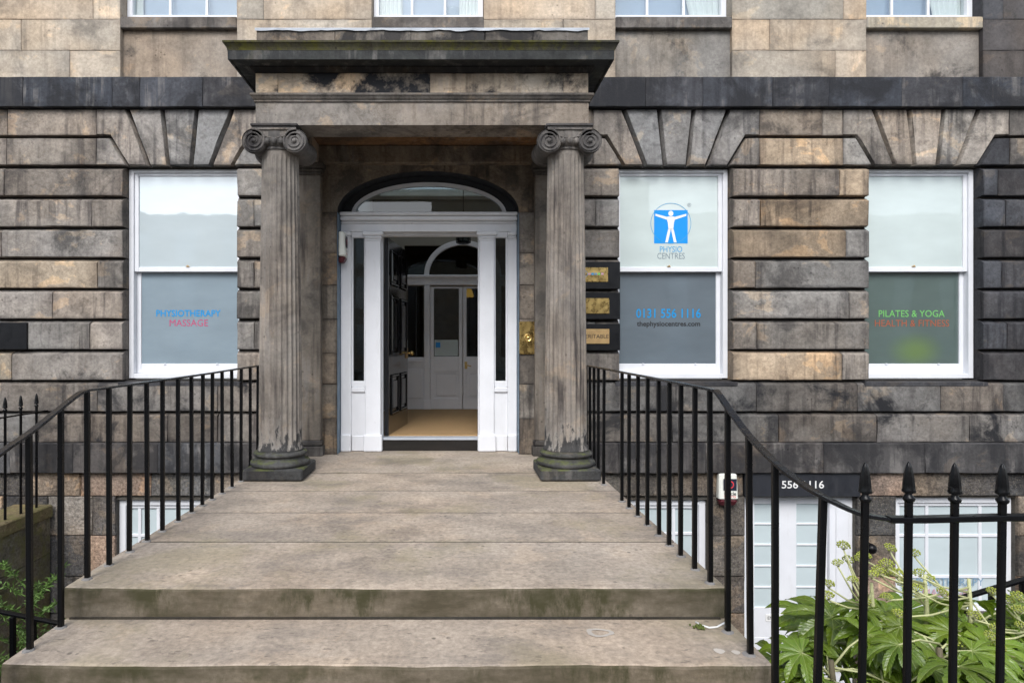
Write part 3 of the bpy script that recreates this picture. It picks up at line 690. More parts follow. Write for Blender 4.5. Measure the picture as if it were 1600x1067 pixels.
# ------------------------------------------------------------------ portico
PC = -.2845
EF = 5.26                                               # entablature face
EX0, EX1 = PC-1.44, PC+1.44
def column(cx, label):
    cy = 5.41
    col = empty('column', (cx, cy, 0), house, label=label)
    b = B(); b.box(cx-.256, cx+.256, cy-.256, cy+.256, 0.001, .098, .012); mk('plinth', b, M['base'], col, (.055, .056, .056, .6))
    prof = []
    def torus(r, z0, z1, n=7):
        h = (z1-z0)/2
        return [(r-h+h*math.sin(math.pi*i/n)*1.0, z0+h-h*math.cos(math.pi*i/n)) for i in range(n+1)]
    prof += torus(.258, .096, .150); prof += [(.222, .153), (.212, .165), (.210, .178)]; prof += [(.218, .182)]+torus(.232, .183, .222)+[(.196, .225), (.190, .24)]
    b = B(); b.lathe(prof, cx, cy, 48); mk('base', b, M['base'], col, (.07, .07, .068, .55), smooth=40.0)
    z0, z1 = .236, 2.845; r0, r1 = .186, .158; nf = 24; per = 8
    zs = [z0, z0+.02, z0+.045, z0+.07]+[z0+.07+(z1-.09-z0-.07)*i/14 for i in range(1, 15)]+[z1-.07, z1-.045, z1-.03, z1]
    vs = []
    for zz in zs:
        tq = (zz-z0)/(z1-z0); r = r0+(r1-r0)*(tq**1.5)
        e = min(1, max(0, (zz-z0-.02)/.05), max(0, (z1-.045-zz)/.03)); e = math.sqrt(max(0, e))
        fl = 1.06-.06*min(1, (zz-z0)/.05)
        for f in range(nf):
            for k in range(per):
                u = k/per; dep = 0 if u < .2 else math.sin(math.pi*(u-.2)/.8)**.75
                rr = r*fl*(1-.074*dep*e); an = 2*math.pi*(f+u)/nf
                vs.append((cx+rr*math.cos(an), cy+rr*math.sin(an), zz))
    n = nf*per
    b = B().add(vs, [(k*n+i, k*n+(i+1) % n, (k+1)*n+(i+1) % n, (k+1)*n+i) for k in range(len(zs)-1) for i in range(n)])
    mk('shaft', b, M['shaft'], col, (.222, .200, .176, .35), smooth=28.0)
    # capital
    yf, yb = 5.205, 5.615; vz = 2.907; vr = .105
    b = B(); b.lathe([(.158, 2.844), (.170, 2.846), (.172, 2.855), (.170, 2.864), (.165, 2.866), (.19, 2.89), (.20, 2.92), (.20, 2.99)], cx, cy, 40)
    for i in range(7):
        a_ = R(-90+(i-3)*17); b.ball((cx+.200*math.cos(a_), cy+.200*math.sin(a_), 2.905), .024, 8, 6, (1, 1, 1.25))
    mk('echinus', b, M['column'], col, (.15, .14, .13, .4), smooth=50.0)
    pts = [(cx-.19, 3.014), (cx-.19, 2.95)]+[(cx-.11+.22*i/8, 2.952-.020*math.sin(math.pi*i/8)) for i in range(9)]+[(cx+.19, 2.95), (cx+.19, 3.014)]
    b = B(); b.prism(pts, yf+.012, yb-.012)
    b.tube([(cx-.19+.38*i/10, yf+.008, 3.006) for i in range(11)], .011, 6)
    b.tube([(cx-.10+.20*i/10, yf+.010, 2.953-.022*math.sin(math.pi*i/10)) for i in range(11)], .006, 6)
    mk('channel', b, M['column'], col, (.15, .14, .13, .4), smooth=40.0)
    for s in (-1, 1):
        vx = cx+s*.1745
        b = B(); b.lathe([(.02, yf+.012), (vr-.01, yf+.012), (vr-.004, yf+.003), (vr, yf+.02), (vr, yf+.05), (vr*.82, yf+.13), (vr*.74, (yf+yb)/2), (vr*.82, yb-.13), (vr, yb-.05), (vr, yb)], vx, 0, 32, axis='y', cz=vz)
        path, rad = [], []
        for i in range(84):
            q_ = i/83; a_ = math.pi/2+s*q_*2*math.pi*2.6; rr = (vr-.008)*(1-q_)**.9*.86+.014
            path.append((vx+rr*math.cos(a_)*1.0, yf+.006, vz+rr*math.sin(a_))); rad.append(.0085*(1-q_*.6))
        b.tube(path, rad, 6, up=(0, 1, 0)); b.ball((vx, yf+.004, vz), .019, 12, 8, (1, .9, 1))
        mk('volute', b, M['column'], col, (.14, .132, .125, .4), smooth=50.0)
    b = B(); b.box(cx-.190, cx+.190, 5.215, 5.605, 3.016, 3.031, .004); b.box(cx-.203, cx+.203, 5.203, 5.617, 3.0315, 3.0545, .005)
    mk('abacus', b, M['column'], col, (.085, .08, .078, .5))
    return col
column(PC-1.268, 'left fluted column'); column(PC+1.268, 'right fluted column')

ent = empty('entablature', (PC, EF, 3.055), house)
DKB = (.15, .132, .112)
b = B(); zA0, zA1 = 3.056, 3.254
b.sweep_u([(0, zA0), (0, zA1), (-.30, zA1), (-.30, zA0)], EX0, EX1, EF, D); mk('architrave', b, M['entab'], ent, (.24, .218, .193, .5))
b = B(); b.sweep_u([(-.02, 3.2545), (.012, 3.2545), (.012, 3.272), (.02, 3.275), (.034, 3.300), (.040, 3.302), (.040, 3.318), (.03, 3.324), (-.02, 3.324)], EX0, EX1, EF, D); mk('taenia', b, M['entab'], ent, (.13, .118, .105, .6))
zf0, zf1 = 3.3245, 3.505
b = B(); b.sweep_u([(-.018, zf0), (-.018, zf1+.05), (-.3, zf1+.05), (-.3, zf0)], EX0, EX1, EF, D); mk('frieze_core', b, M['mortar'], ent, (.05, .045, .04, .3))
fx = [EX0, PX(434, EF), PX(672, EF), PX(880, EF), EX1]
for a, c in zip(fx, fx[1:]):
    stone('frieze_stone', [(a, zf0), (c, zf0), (c, zf1), (a, zf1)], [.001, .002, .001, .002], wall_map(EF-.001), ent, M['entab'], tone((.36, .315, .255), 1.0, .06), recess=.01, depth=.12)
b = B()
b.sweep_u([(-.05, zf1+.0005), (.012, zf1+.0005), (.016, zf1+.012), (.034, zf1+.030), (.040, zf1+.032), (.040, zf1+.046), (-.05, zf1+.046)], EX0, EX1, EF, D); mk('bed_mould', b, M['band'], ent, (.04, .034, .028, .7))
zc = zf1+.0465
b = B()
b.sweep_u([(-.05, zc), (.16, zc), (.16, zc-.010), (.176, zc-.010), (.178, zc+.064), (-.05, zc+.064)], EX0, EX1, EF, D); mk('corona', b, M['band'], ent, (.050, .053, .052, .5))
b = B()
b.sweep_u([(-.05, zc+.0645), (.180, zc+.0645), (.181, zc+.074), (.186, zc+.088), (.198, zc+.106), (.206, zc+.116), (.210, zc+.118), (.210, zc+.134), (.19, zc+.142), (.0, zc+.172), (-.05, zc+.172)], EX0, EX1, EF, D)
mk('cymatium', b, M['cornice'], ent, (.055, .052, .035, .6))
zp0 = zc+.1725; zp1 = PZ(47, EF)
px_ = [EX0+.003, PX(523, EF), PX(642, EF), PX(758, EF), PX(833, EF), EX1-.003]
for a, c in zip(px_, px_[1:]):
    stone('parapet_stone', [(a, zp0-.02), (c, zp0-.02), (c, zp1), (a, zp1)], [.001, .003, .001, .003], wall_map(EF+.004), ent, M['band'], tone((.17, .15, .128), .85), recess=.02, depth=.2)
b = B(); b.box(EX0+.01, EX0+.2, EF+.23, DU, zp0-.02, zp1-.002); b.box(EX1-.2, EX1-.01, EF+.23, DU, zp0-.02, zp1-.002); b.box(EX0+.02, EX1-.02, EF+.15, D+.02, zp0-.1, zp1-.03); mk('parapet_return', b, M['band'], ent, (.12, .11, .1, .6))
b = B(); vs = []; n = 60
for i in range(n+1):
    x = EX0-.006+(EX1-EX0+.012)*i/n
    dr = .020+.012*math.sin(i*.9)*math.sin(i*.23)+random.uniform(-.008, .008)
    vs += [(x, EF-.008, zp1-dr*.5), (x, EF-.007-random.uniform(0, .004), zp1+.008), (x, EF+.0, zp1+.017), (x, EF+.3, zp1+.030)]
b.add(vs, [(i*4+k, (i+1)*4+k, (i+1)*4+k+1, i*4+k+1) for i in range(n) for k in range(3)]); mk('lead_flashing', b, M['lead'], ent)
b = B(); b.box(EX0+.3005, EX1-.3005, EF+.3005, D+.02, 3.245, 3.30); mk('portico_ceiling', b, M['entab'], ent, (.24, .135, .065, .6))
b = B(); b.box(EX0+.02, EX1-.02, D-.1, D-.001, 3.0565, 3.2440, .01); mk('wall_architrave', b, M['entab'], ent, (.19, .155, .115, .6))
for s in (-1, 1):
    cx = PC+s*1.2925+.0; pl = empty('pilaster', (cx, D-.1, 0), house)
    b = B(); b.box(cx-.172, cx+.172, D-.098, D+.02, .16, 2.93, .006); mk('pilaster_shaft', b, M['column'], pl, (.18, .158, .132, .5))
    b = B(); b.box(cx-.20, cx+.20, D-.125, D+.02, .001, .10, .006); b.box(cx-.186, cx+.186, D-.112, D+.021, .1005, .16, .014); mk('pilaster_base', b, M['column'], pl, (.085, .08, .075, .6))
    b = B(); b.box(cx-.182, cx+.182, D-.108, D+.021, 2.9305, 2.965, .008); b.box(cx-.196, cx+.196, D-.122, D+.02, 2.9655, 3.0, .012); b.box(cx-.21, cx+.21, D-.136, D+.019, 3.0005, 3.056, .006); mk('pilaster_capital', b, M['column'], pl, (.085, .075, .065, .6))

# doorway wall in the portico
OX0, OX1 = -1.249, .680; OC = (OX0+OX1)/2; OH = (OX1-OX0)/2; SPR = 2.56; RISE = .44
for s, lo, hi in ((-1, EX0+.28, OX0), (1, OX1, EX1-.28)):
    zz = 0.0; hs = [.38, .36, .33, .36, .36, .34, .43]
    for k, h in enumerate(hs):
        pts = [(lo, zz), (hi, zz), (hi, zz+h), (lo, zz+h)]
        stone('jamb_stone', pts, [.002]*4, wall_map(D-.012+random.uniform(-.001, .001)), house, M['ashlar'], tone((.19, .165, .135) if s < 0 else (.21, .188, .162), .5), recess=.012, depth=.16)
        zz += h
n = 28; b = B(); vs = []; fs = []
for i in range(n+1):
    a_ = math.pi*i/n; x = OC-OH*math.cos(a_); zq = SPR+RISE*math.sin(a_)
    vs += [(x, D-.012, zq), (x, D-.012, 3.10), (x, D+.24, zq)]
for i in range(n):
    fs += [(i*3, (i+1)*3, (i+1)*3+1, i*3+1), (i*3, i*3+2, (i+1)*3+2, (i+1)*3)]
b.add(vs, fs)
for lo, hi in ((EX0+.28, OX0), (OX1, EX1-.28)): b.add([(lo, D-.012, SPR), (hi, D-.012, SPR), (hi, D-.012, 3.10), (lo, D-.012, 3.10)], [(0, 1, 2, 3)])
mk('arch_wall', b, M['ashlar'], house, (.20, .165, .125, .6))
b = B(); vs = []
for i in range(n+1):
    a_ = math.pi*i/n
    for k_, yy in ((.996, D-.010), (.996, D+.235)):
        vs.append((OC-OH*k_*math.cos(a_), yy, SPR+RISE*.99*math.sin(a_)))
b.add(vs, [(i*2, i*2+1, i*2+3, i*2+2) for i in range(n)]); mk('arch_soffit', b, M['dark_paint'], house)
for x0, x1 in ((OX0+.0015, OX0+.006), (OX1-.006, OX1-.0015)):
    b = B(); b.box(x0, x1, D-.011, D+.172, .003, SPR-.001); mk('door_reveal', b, M['blue'], house)

# ------------------------------------------------------------------ entrance door and screen
YD = 6.62
ds = empty('door_surround', (OC, YD, 0), house)
SX = lambda x: PX(x, YD)
def ellipse_ring(b, cx, hw, rise, w, z0, y0, y1, n=32):
    vs = []
    for i in range(n+1):
        a_ = math.pi*i/n; c_, s_ = math.cos(a_), math.sin(a_)
        vs += [(cx-hw*c_, y0, z0+rise*s_), (cx-(hw-w)*c_, y0, z0+(rise-w)*s_), (cx-hw*c_, y1, z0+rise*s_), (cx-(hw-w)*c_, y1, z0+(rise-w)*s_)]
    fs = []
    for i in range(n):
        k = i*4; fs += [(k, k+1, k+5, k+4), (k+1, k+3, k+7, k+5), (k+2, k, k+4, k+6), (k+3, k+2, k+6, k+7)]
    b.add(vs, fs)
b = B(); vs = []
for i in range(n+1):
    a_ = math.pi*i/n; c_, s_ = math.cos(a_), math.sin(a_)
    vs += [(OC-OH*1.01*c_, YD+.03, SPR+RISE*1.03*s_), (OC-.830*c_, YD+.03, 2.57+.335*s_)]
b.add(vs, [(i*2, i*2+1, i*2+3, i*2+2) for i in range(n)]); mk('arch_infill', b, M['dark_paint'], ds)
b = B(); ellipse_ring(b, OC, .845, .345, .038, 2.585, YD+.01, YD+.07); mk('fanlight_frame', b, M['white'], ds)
b = B(); b.add([(OC-.83*math.cos(math.pi*i/24), YD+.045, 2.58+.33*math.sin(math.pi*i/24)) for i in range(25)], [tuple(range(24, -1, -1))]); mk('fanlight_pane', b, M['glass_fan'], ds)
b = B(); x0, x1 = OX0+.008, OX1-.008
zt = 2.39
b.box(x0, x1, YD-.005, YD+.12, zt, zt+.085, .003); b.box(x0, x1, YD-.025, YD+.12, zt+.0855, zt+.110, .008); b.box(x0, x1, YD-.065, YD+.12, zt+.1105, zt+.160, .010); b.box(x0, x1, YD-.095, YD+.12, zt+.1605, zt+.197, .008)
mk('door_entablature', b, M['white'], ds)
def dpil(xa, xb, wide=.018):
    p = empty('door_pilaster', ((xa+xb)/2, YD, 0), ds)
    b = B(); b.box(xa, xb, YD-.02, YD+.08, .001, zt-.10, .004); b.box(xa-wide, xb+wide, YD-.045, YD+.081, .002, .185, .010)
    b.box(xa-wide*.4, xb+wide*.4, YD-.028, YD+.082, zt-.10, zt-.082, .003); b.box(xa-wide*1.0, xb+wide*1.0, YD-.040, YD+.083, zt-.0815, zt-.052, .012); b.box(xa-wide*1.9, xb+wide*1.9, YD-.054, YD+.082, zt-.0515, zt-.001, .014)
    o = mk('pilaster', b, M['white'], ds); bpy.data.objects.remove(p); return o
DP = [(SX(571), SX(595)), (SX(749), SX(772))]
for q in DP: dpil(*q)
dpil(x0+.001, SX(549), .0); dpil(SX(793), x1-.001, .0)
for a, c, mt in ((SX(549), DP[0][0], 0), (DP[1][1], SX(793), 1)):
    b = B(); b.box(a, c, YD+.005, YD+.06, .003, .64, .003); b.box(a, c, YD-.004, YD+.061, .0035, .17, .006); b.box(a, c, YD-.016, YD+.06, .6405, .70, .010); b.box(a, c, YD+.0, YD+.06, .7005, .765, .006)
    mk('sidelight_panel', b, M['white'], ds)
    b = B(); b.box(a, c, YD+.003, YD+.06, 2.325, zt-.001, .004); mk('sidelight_head', b, M['white'], ds)
    b = B(); b.box(a, a+.018, YD+.012, YD+.06, .7655, 2.3245, .004); b.box(c-.018, c, YD+.012, YD+.06, .7655, 2.3245, .004); mk('sidelight_frame', b, M['white'], ds)
    b = B(); b.box(a+.016, c-.016, YD+.045, YD+.05, .76, 2.33); mk('sidelight_pane', b, M['glass_dark'], ds)
FX0, FX1 = DP[0][1], DP[1][0]; FL = .14
b = B(); b.box(FX0+.001, FX1-.001, YD+.03, YD+.16, .001, FL-.022, .006); mk('threshold', b, M['black_gloss'], ds)
b = B(); b.box(FX0+.001, FX1-.001, YD+.012, YD+.17, FL-.0215, FL, .006); mk('door_sill', b, M['lead'], ds)
for a, c in ((FX0-.03, FX0+.012), (FX1-.012, FX1+.03)):
    b = B(); b.box(a, c, YD+.082, YD+.17, FL, zt-.001, .004); mk('door_jamb', b, M['white'], ds)
b = B(); b.box(FX0, FX1, YD+.0825, YD+.17, zt-.03, zt-.0005, .004); mk('door_head', b, M['white'], ds)
# the open black leaf
hx, hy = FX0+.018, YD+.175; ang = R(7.5); lw, lt, lz0, lz1 = 1.03, .05, FL+.006, zt-.036
leafm = Matrix.Translation((hx, hy, 0)) @ Matrix.Rotation(R(90)-ang, 4, 'Z')
def leaf_box(b, u0, u1, w0, w1, z0, z1, c=.004):        # u along the leaf, w = thickness (negative side faces the opening)
    n0 = len(b.v); b.box(u0, u1, w0, w1, z0, z1, c); b.v[n0:] = [tuple(leafm @ Vector(p)) for p in b.v[n0:]]
fd = empty('front_door', (hx, hy, FL), house, label='open black panelled door leaf')
b = B(); leaf_box(b, 0, lw, -lt, 0, lz0, lz1, .003); mk('door_leaf', b, M['black_gloss'], fd)
for (u0, u1) in ((.11, .46), (.57, .92)):
    for (za, zb) in ((.36, .82), (1.05, 1.72), (1.84, 2.24)):
        b = B()
        for (p0, p1, q0, q1) in ((u0, u1, za, za+.03), (u0, u1, zb-.03, zb), (u0, u0+.03, za+.03, zb-.03), (u1-.03, u1, za+.03, zb-.03)):
            leaf_box(b, p0, p1, -lt-.018, -lt+.001, q0, q1, .008)
        leaf_box(b, u0+.07, u1-.07, -lt-.010, -lt+.001, za+.07, zb-.07, .008); mk('door_panel', b, M['black_gloss'], fd)
b = B(); leaf_box(b, lw-.13, lw-.04, -lt-.012, -lt+.001, .99, 1.12, .003); mk('lock_case', b, M['brass_dull'], fd)
b = B(); kp = leafm @ Vector((lw-.085, -lt-.05, 1.055)); nrm = (leafm.to_3x3() @ Vector((0, -1, 0)))
b.ball(kp+nrm*.022, .028, 12, 8); b.tube([kp-nrm*.04, kp+nrm*.01], .011, 10)
kq = leafm @ Vector((lw-.085, .0, 1.055)); mk('door_knob', b, M['brass'], fd, smooth=True)
# vestibule
vest = tag(empty('vestibule', (0, 8, FL)), kind='structure')
VX0, VX1, VB = -1.30, 1.45, 9.62
b = B(); b.box(VX0-.1, VX1+.1, YD+.171, 13.0, FL-.1, FL-.004); mk('floor', b, M['plaster'], vest)
b = B(); b.box(VX0-.1, VX0, YD+.18, 13.0, FL-.1, 3.5); mk('wall', b, M['plaster'], vest)
b = B(); b.box(VX1, VX1+.1, YD+.18, 13.0, FL-.1, 3.5); mk('wall', b, M['plaster'], vest)
b = B()
for q in ((VX0-.1, VX1+.1, D+.28, 7.05), (VX0-.1, VX1+.1, 9.35, 13.0), (VX0-.1, VX0+.15, 7.05, 9.35), (VX1-.15, VX1+.1, 7.05, 9.35)): b.box(*q, 3.45, 3.55)
mk('ceiling', b, M['plaster'], vest)
b = B(); b.box(VX0+.15, VX1-.15, 7.05, 9.35, 3.50, 3.51); mk('added_rooflight_pane', b, M['glass'], vest)  # unseen ceiling opening, added to let daylight reach the inner doors
b = B(); b.box(VX0-.1, VX1+.1, 13.0, 13.1, FL-.1, 3.5); mk('wall', b, M['plaster'], vest)
b = B(); b.box(FX0-.28, VX1-.35, YD+.2, VB-.05, FL-.003, FL+.012, .004); tag(mk('door_mat', b, M['coir']), 'tan coir matting covering the vestibule floor', 'mat')
# inner screen
YI = 9.6; IX = lambda x: PX(x, YI); IZ = lambda y: PZ(y, YI)
isc = empty('inner_screen', (IX(723), YI, FL), house, label='grey panelled inner screen with glazed doors')
ic = IX(723)
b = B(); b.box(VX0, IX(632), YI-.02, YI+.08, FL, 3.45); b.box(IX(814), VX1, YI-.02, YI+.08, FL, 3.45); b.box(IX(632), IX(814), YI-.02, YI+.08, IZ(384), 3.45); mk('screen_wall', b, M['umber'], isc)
b = B(); b.box(IX(632), IX(814), YI-.04, YI+.06, IZ(446), IZ(431), .008); b.box(IX(632), IX(814), YI-.07, YI+.061, IZ(434), IZ(430), .008); mk('transom', b, M['grey_white'], isc)
for xa, xb in ((663, 672), (774, 783)):
    b = B(); b.box(IX(xa), IX(xb), YI-.05, YI+.05, FL, IZ(446)-.001, .006); b.box(IX(xa)-.012, IX(xb)+.012, YI-.062, YI+.05, FL, FL+.16, .006); mk('mullion', b, M['grey_white'], isc)
b = B(); ellipse_ring(b, ic, IX(783)-ic, IZ(376)-IZ(430), .075, IZ(430)+.001, YI-.05, YI+.04); mk('arch_rib', b, M['grey_white'], isc)
b = B(); b.box(IX(632), IX(814), YI+.03, YI+.034, IZ(431), IZ(384)); mk('fanlight_pane', b, M['glass_dark'], isc)
for xa, xb in ((632, 663), (783, 814)):
    b = B(); b.box(IX(xa), IX(xb), YI-.01, YI+.04, FL, IZ(558), .005); b.box(IX(xa)+.03, IX(xb)-.03, YI-.022, YI+.0, IZ(622), IZ(576), .008); b.box(IX(xa), IX(xb), YI-.03, YI+.04, IZ(566), IZ(561), .006); mk('side_panel', b, M['grey_white'], isc)
    b = B(); b.box(IX(xa), IX(xb), YI+.02, YI+.024, IZ(559), IZ(447)); mk('side_pane', b, M['glass_dark'], isc)
for xa, xb in ((672.5, 722.5), (723.5, 773.5)):
    b = B(); x0, x1 = IX(xa), IX(xb); st = .055
    b.box(x0, x0+st, YI-.02, YI+.03, FL+.01, IZ(448), .004); b.box(x1-st, x1, YI-.02, YI+.03, FL+.01, IZ(448), .004)
    b.box(x0+st, x1-st, YI-.019, YI+.03, FL+.01, IZ(622), .004); b.box(x0+st, x1-st, YI-.019, YI+.03, IZ(580), IZ(557), .004); b.box(x0+st, x1-st, YI-.019, YI+.03, IZ(451), IZ(448), .002)
    b.box(x0+st, x1-st, YI-.005, YI+.02, IZ(622)+.001, IZ(580)-.001); b.box(x0+st+.04, x1-st-.04, YI-.016, YI+.0, IZ(618), IZ(584), .008)
    mk('inner_door', b, M['grey_white'], isc)
    b = B(); b.box(x0+st-.003, x1-st+.003, YI+.004, YI+.008, IZ(557)-.003, IZ(451)+.003); mk('door_pane', b, M['glass_dark'], isc)
b = B(); b.box(IX(679), IX(715.5), YI-.004, YI-.001, IZ(556), IZ(531)); mk('notice', b, M['film_pale'], isc)
b = B(); b.box(IX(681), IX(688), YI-.006, YI-.0045, IZ(543), IZ(535)); mk('notice_logo', b, M['blue_print'], isc)
b = B(); b.box(IX(726), IX(730), YI-.028, YI-.02, IZ(576), IZ(565), .003); b.tube([(IX(728), YI-.03, IZ(570)), (IX(728), YI-.06, IZ(570)), (IX(736), YI-.06, IZ(572))], .008, 8); mk('door_handle', b, M['brass'], isc, smooth=40.0)
b = B(); lx, ly, lz = PX(733, 10.6), 10.6, PZ(459, 10.6); b.lathe([(.075, lz-.06), (.08, lz-.03), (.05, lz+.06), (.02, lz+.10)], lx, ly, 16); tl = empty('table_lamp', (lx, ly, lz-.4), label='small amber lamp glowing behind the inner glass door', cat='lamp')
mk('lamp_shade', b, M['lamp'], tl, smooth=40.0)
b = B(); b.tube([(lx, ly, lz-.06), (lx, ly, FL)], .014, 8); b.lathe([(.09, FL-.003), (.02, FL+.03)], lx, ly, 16); mk('lamp_stand', b, M['iron'], tl)
# hanging lantern
ln = empty('hanging_lantern', (PX(724, 8.3), 8.3, PZ(378, 8.3)), label='dark brass lantern hanging on a chain inside the doorway', cat='lantern')
lx, ly = PX(724, 8.3), 8.3; lz0, lz1 = PZ(381, 8.3), PZ(361, 8.3)
b = B(); b.tube([(lx, ly, lz1+.05), (lx, ly, 3.45)], .006, 6); mk('chain', b, M['iron'], ln)
b = B(); b.lathe([(.075, lz0), (.10, lz0+.01), (.10, lz0+.03), (.09, lz0+.03)], lx, ly, 8); b.lathe([(.10, lz1-.03), (.10, lz1), (.04, lz1+.05), (.01, lz1+.06)], lx, ly, 8)
for i in range(8):
    a_ = math.pi*2*i/8; b.tube([(lx+.096*math.cos(a_), ly+.096*math.sin(a_), lz0+.03), (lx+.096*math.cos(a_), ly+.096*math.sin(a_), lz1-.02)], .006, 5)
mk('lantern_cage', b, M['iron'], ln)
b = B(); b.lathe([(.088, lz0+.03), (.088, lz1-.03)], lx, ly, 8); mk('lantern_glass', b, M['glass_dark'], ln)

# ------------------------------------------------------------------ basement storey
YB = D+.02
bz_top = Z6(738)
BO = [(hb[0], PZ(779, D+.1), -1.9), (hb[1], PZ(779, D+.1), -1.9), ((PX(1166, D), PX(1341, D)), PZ(776, D), AREA), ((PX(1403, D), PX(1594, D)), PZ(779, D), -1.75)]
holes = [(o[0][0], o[0][1], o[2], o[1]) for o in BO]
core = B(); xs = sorted(set([-7.0, 8.6]+[h for q in holes for h in q[:2]])); zs = sorted(set([AREA, bz_top+.0]+[h for q in holes for h in q[2:]]))
slab_grid(core, xs, zs, holes, YB+.04, YB+.26); mk('basement_core', core, M['mortar'], house, (.10, .095, .085, .3))
lint = (PX(1166, D)-.02, PX(1341, D)+.0, PZ(776, D), bz_top)
blocked = holes+[lint]
cyz = [bz_top, Z6(776), Z6(838), Z6(902), Z6(960), Z6(1020), Z6(1080), AREA]
for k in range(len(cyz)-1):
    z1, z0 = cyz[k], cyz[k+1]; zm = (z0+z1)/2
    spans = [(-5.6, -1.75), (1.2, 8.0)]
    for h in blocked:
        if h[2] < zm < h[3]:
            ns = []
            for a, c in spans:
                if h[1] <= a or h[0] >= c: ns.append((a, c)); continue
                if h[0]-a > .02: ns.append((a, h[0]))
                if c-h[1] > .02: ns.append((h[1], c))
            spans = ns
    for a, c in spans:
        x = a
        while x < c-1e-6:
            w_ = random.uniform(.32, .85); x2 = c if c-x-w_ < .22 else x+w_
            base = random.choice([(.10, .095, .09), (.15, .135, .118), (.21, .18, .15), (.12, .112, .105), (.075, .073, .073), (.24, .185, .15)])
            if x < 0: base = tuple(v*1.35 for v in base)
            stone('basement_stone', [(x, z0), (x2, z0), (x2, z1), (x, z1)], [.006]*4, wall_map(YB+random.uniform(-.006, .006)), house, M['rubble'], tone(base, .5), recess=.012, seg=.15, jit=.005, wear=.012)
            x = x2
# painted lintel with number
b = B(); b.box(lint[0]+.003, lint[1]+.02, D-.012, D+.2, lint[2]+.002, lint[3]-.002, .006); mk('painted_lintel', b, M['slate_board'], house)
text('telephone_number', '556 1116', PX(1255, D-.02), PZ(757, D-.02), PX(1288, D)-PX(1222, D), D-.014, M['white_print'], house, height=PZ(751, D)-PZ(763, D), bold=.012)
# basement windows and door
def bwin(o, bars_x, bars_z, label):
    (a, c), zt_, z0 = o; y = D+.10
    w = empty('basement_window', ((a+c)/2, y, z0), house, label=label)
    b = B(); frame_ring(b, a+.002, c-.002, z0, zt_-.002, .07, y, y+.1, .004); mk('window_frame', b, M['white'], w)
    b = B(); frame_ring(b, a+.073, c-.073, z0+.07, zt_-.074, .035, y+.02, y+.06, .004); mk('sash', b, M['white'], w)
    for x in bars_x:
        b = B(); b.box(x-.018, x+.018, y+.026, y+.056, z0+.1, zt_-.1, .004); mk('glazing_bar', b, M['white'], w)
    for zz in bars_z:
        b = B(); b.box(a+.1, c-.1, y+.028, y+.054, zz-.016, zz+.016, .004); mk('glazing_bar', b, M['white'], w)
    b = B(); b.box(a+.09, c-.09, y+.042, y+.047, z0+.09, zt_-.09); mk('pane', b, M['film_cool'], w)
    return w, y
yb_ = D+.14
bwin(BO[0], [PX(219, yb_), PX(248, yb_), PX(278, yb_)], [PZ(836, yb_)], 'basement window behind the left stair railing')
bwin(BO[1], [PX(1052, yb_), PX(1010, yb_)], [PZ(833, yb_), PZ(900, yb_)], 'basement window behind the right stair railing')
wb, yq = bwin(BO[3], [PX(1447, yb_), PX(1530, yb_)], [PZ(836, yb_), PZ(900, yb_), PZ(965, yb_)], 'basement window behind the spear-headed fence')
text('lettering', 'PHYSIOTHERAPY', PX(1480, yq), PZ(908.5, yq+.03), PX(1540, yq)-PX(1419, yq), yq+.0255, M['faded_blue'], wb, height=PZ(902.5, yq)-PZ(915, yq))
text('lettering', 'MASSAGE', PX(1480, yq), PZ(925.5, yq+.03), PX(1514, yq)-PX(1444, yq), yq+.0255, M['faded_pink'], wb, height=PZ(919.5, yq)-PZ(932, yq))
(a, c), zt_, z0 = BO[2]
bd = empty('basement_door', ((a+c)/2, D+.1, AREA), house, label='white glazed basement door')
y = D+.09; yd_ = y+.06
b = B(); b.box(a+.002, a+.035, y, y+.11, AREA+.003, zt_-.002, .004); b.box(a+.035, c-.002, y+.001, y+.11, zt_-.05, zt_-.002, .004)
b.box(PX(1291, yd_), c-.002, y+.0, y+.11, AREA+.003, zt_-.0505, .004); b.box(PX(1300, yd_), c-.05, y-.015, y+.01, AREA+.2, zt_-.12, .008); mk('door_frame', b, M['white'], bd)
x0, x1 = a+.036, PX(1291, yd_)-.002; cols = [(PX(1177, yd_), PX(1208, yd_)), (PX(1242.5, yd_), PX(1279, yd_))]
rows = [PZ(v, yd_) for v in (786, 817.5, 850, 883, 916, 947)]
b = B(); yf_ = y+.035
for xa, xb in ((x0, cols[0][0]), (cols[0][1], cols[1][0]), (cols[1][1], x1)): b.box(xa, xb, yf_, yf_+.045, AREA+.02, zt_-.052, .003)
for xa, xb in cols:
    b.box(xa, xb, yf_+.001, yf_+.045, AREA+.02, rows[-1], .003); b.box(xa, xb, yf_+.001, yf_+.045, rows[0], zt_-.052, .003)
b.box(x0+.05, x1-.05, yf_-.008, yf_+.01, AREA+.2, PZ(993, yd_), .006); mk('door_leaf', b, M['white'], bd)
for xa, xb in cols:
    for zz in rows[1:-1]:
        b = B(); b.box(xa, xb, yf_+.008, yf_+.04, zz-.009, zz+.009, .003); mk('glazing_bar', b, M['white'], bd)
    for za, zb in zip(rows[1:], rows):
        b = B(); b.box(xa-.004, xb+.004, yf_+.02, yf_+.025, za-.004, zb+.004); mk('pane', b, M['film_cool'], bd)
b = B(); b.box(PX(1196, yf_), PX(1222, yf_), yf_-.006, yf_-.001, PZ(970, yf_), PZ(959, yf_), .001); mk('notice', b, M['white_print'], bd)
text('notice_text', 'EN', PX(1203, yf_), PZ(964.5, yf_), .055, yf_-.0068, M['black_print'], bd, bold=.01)

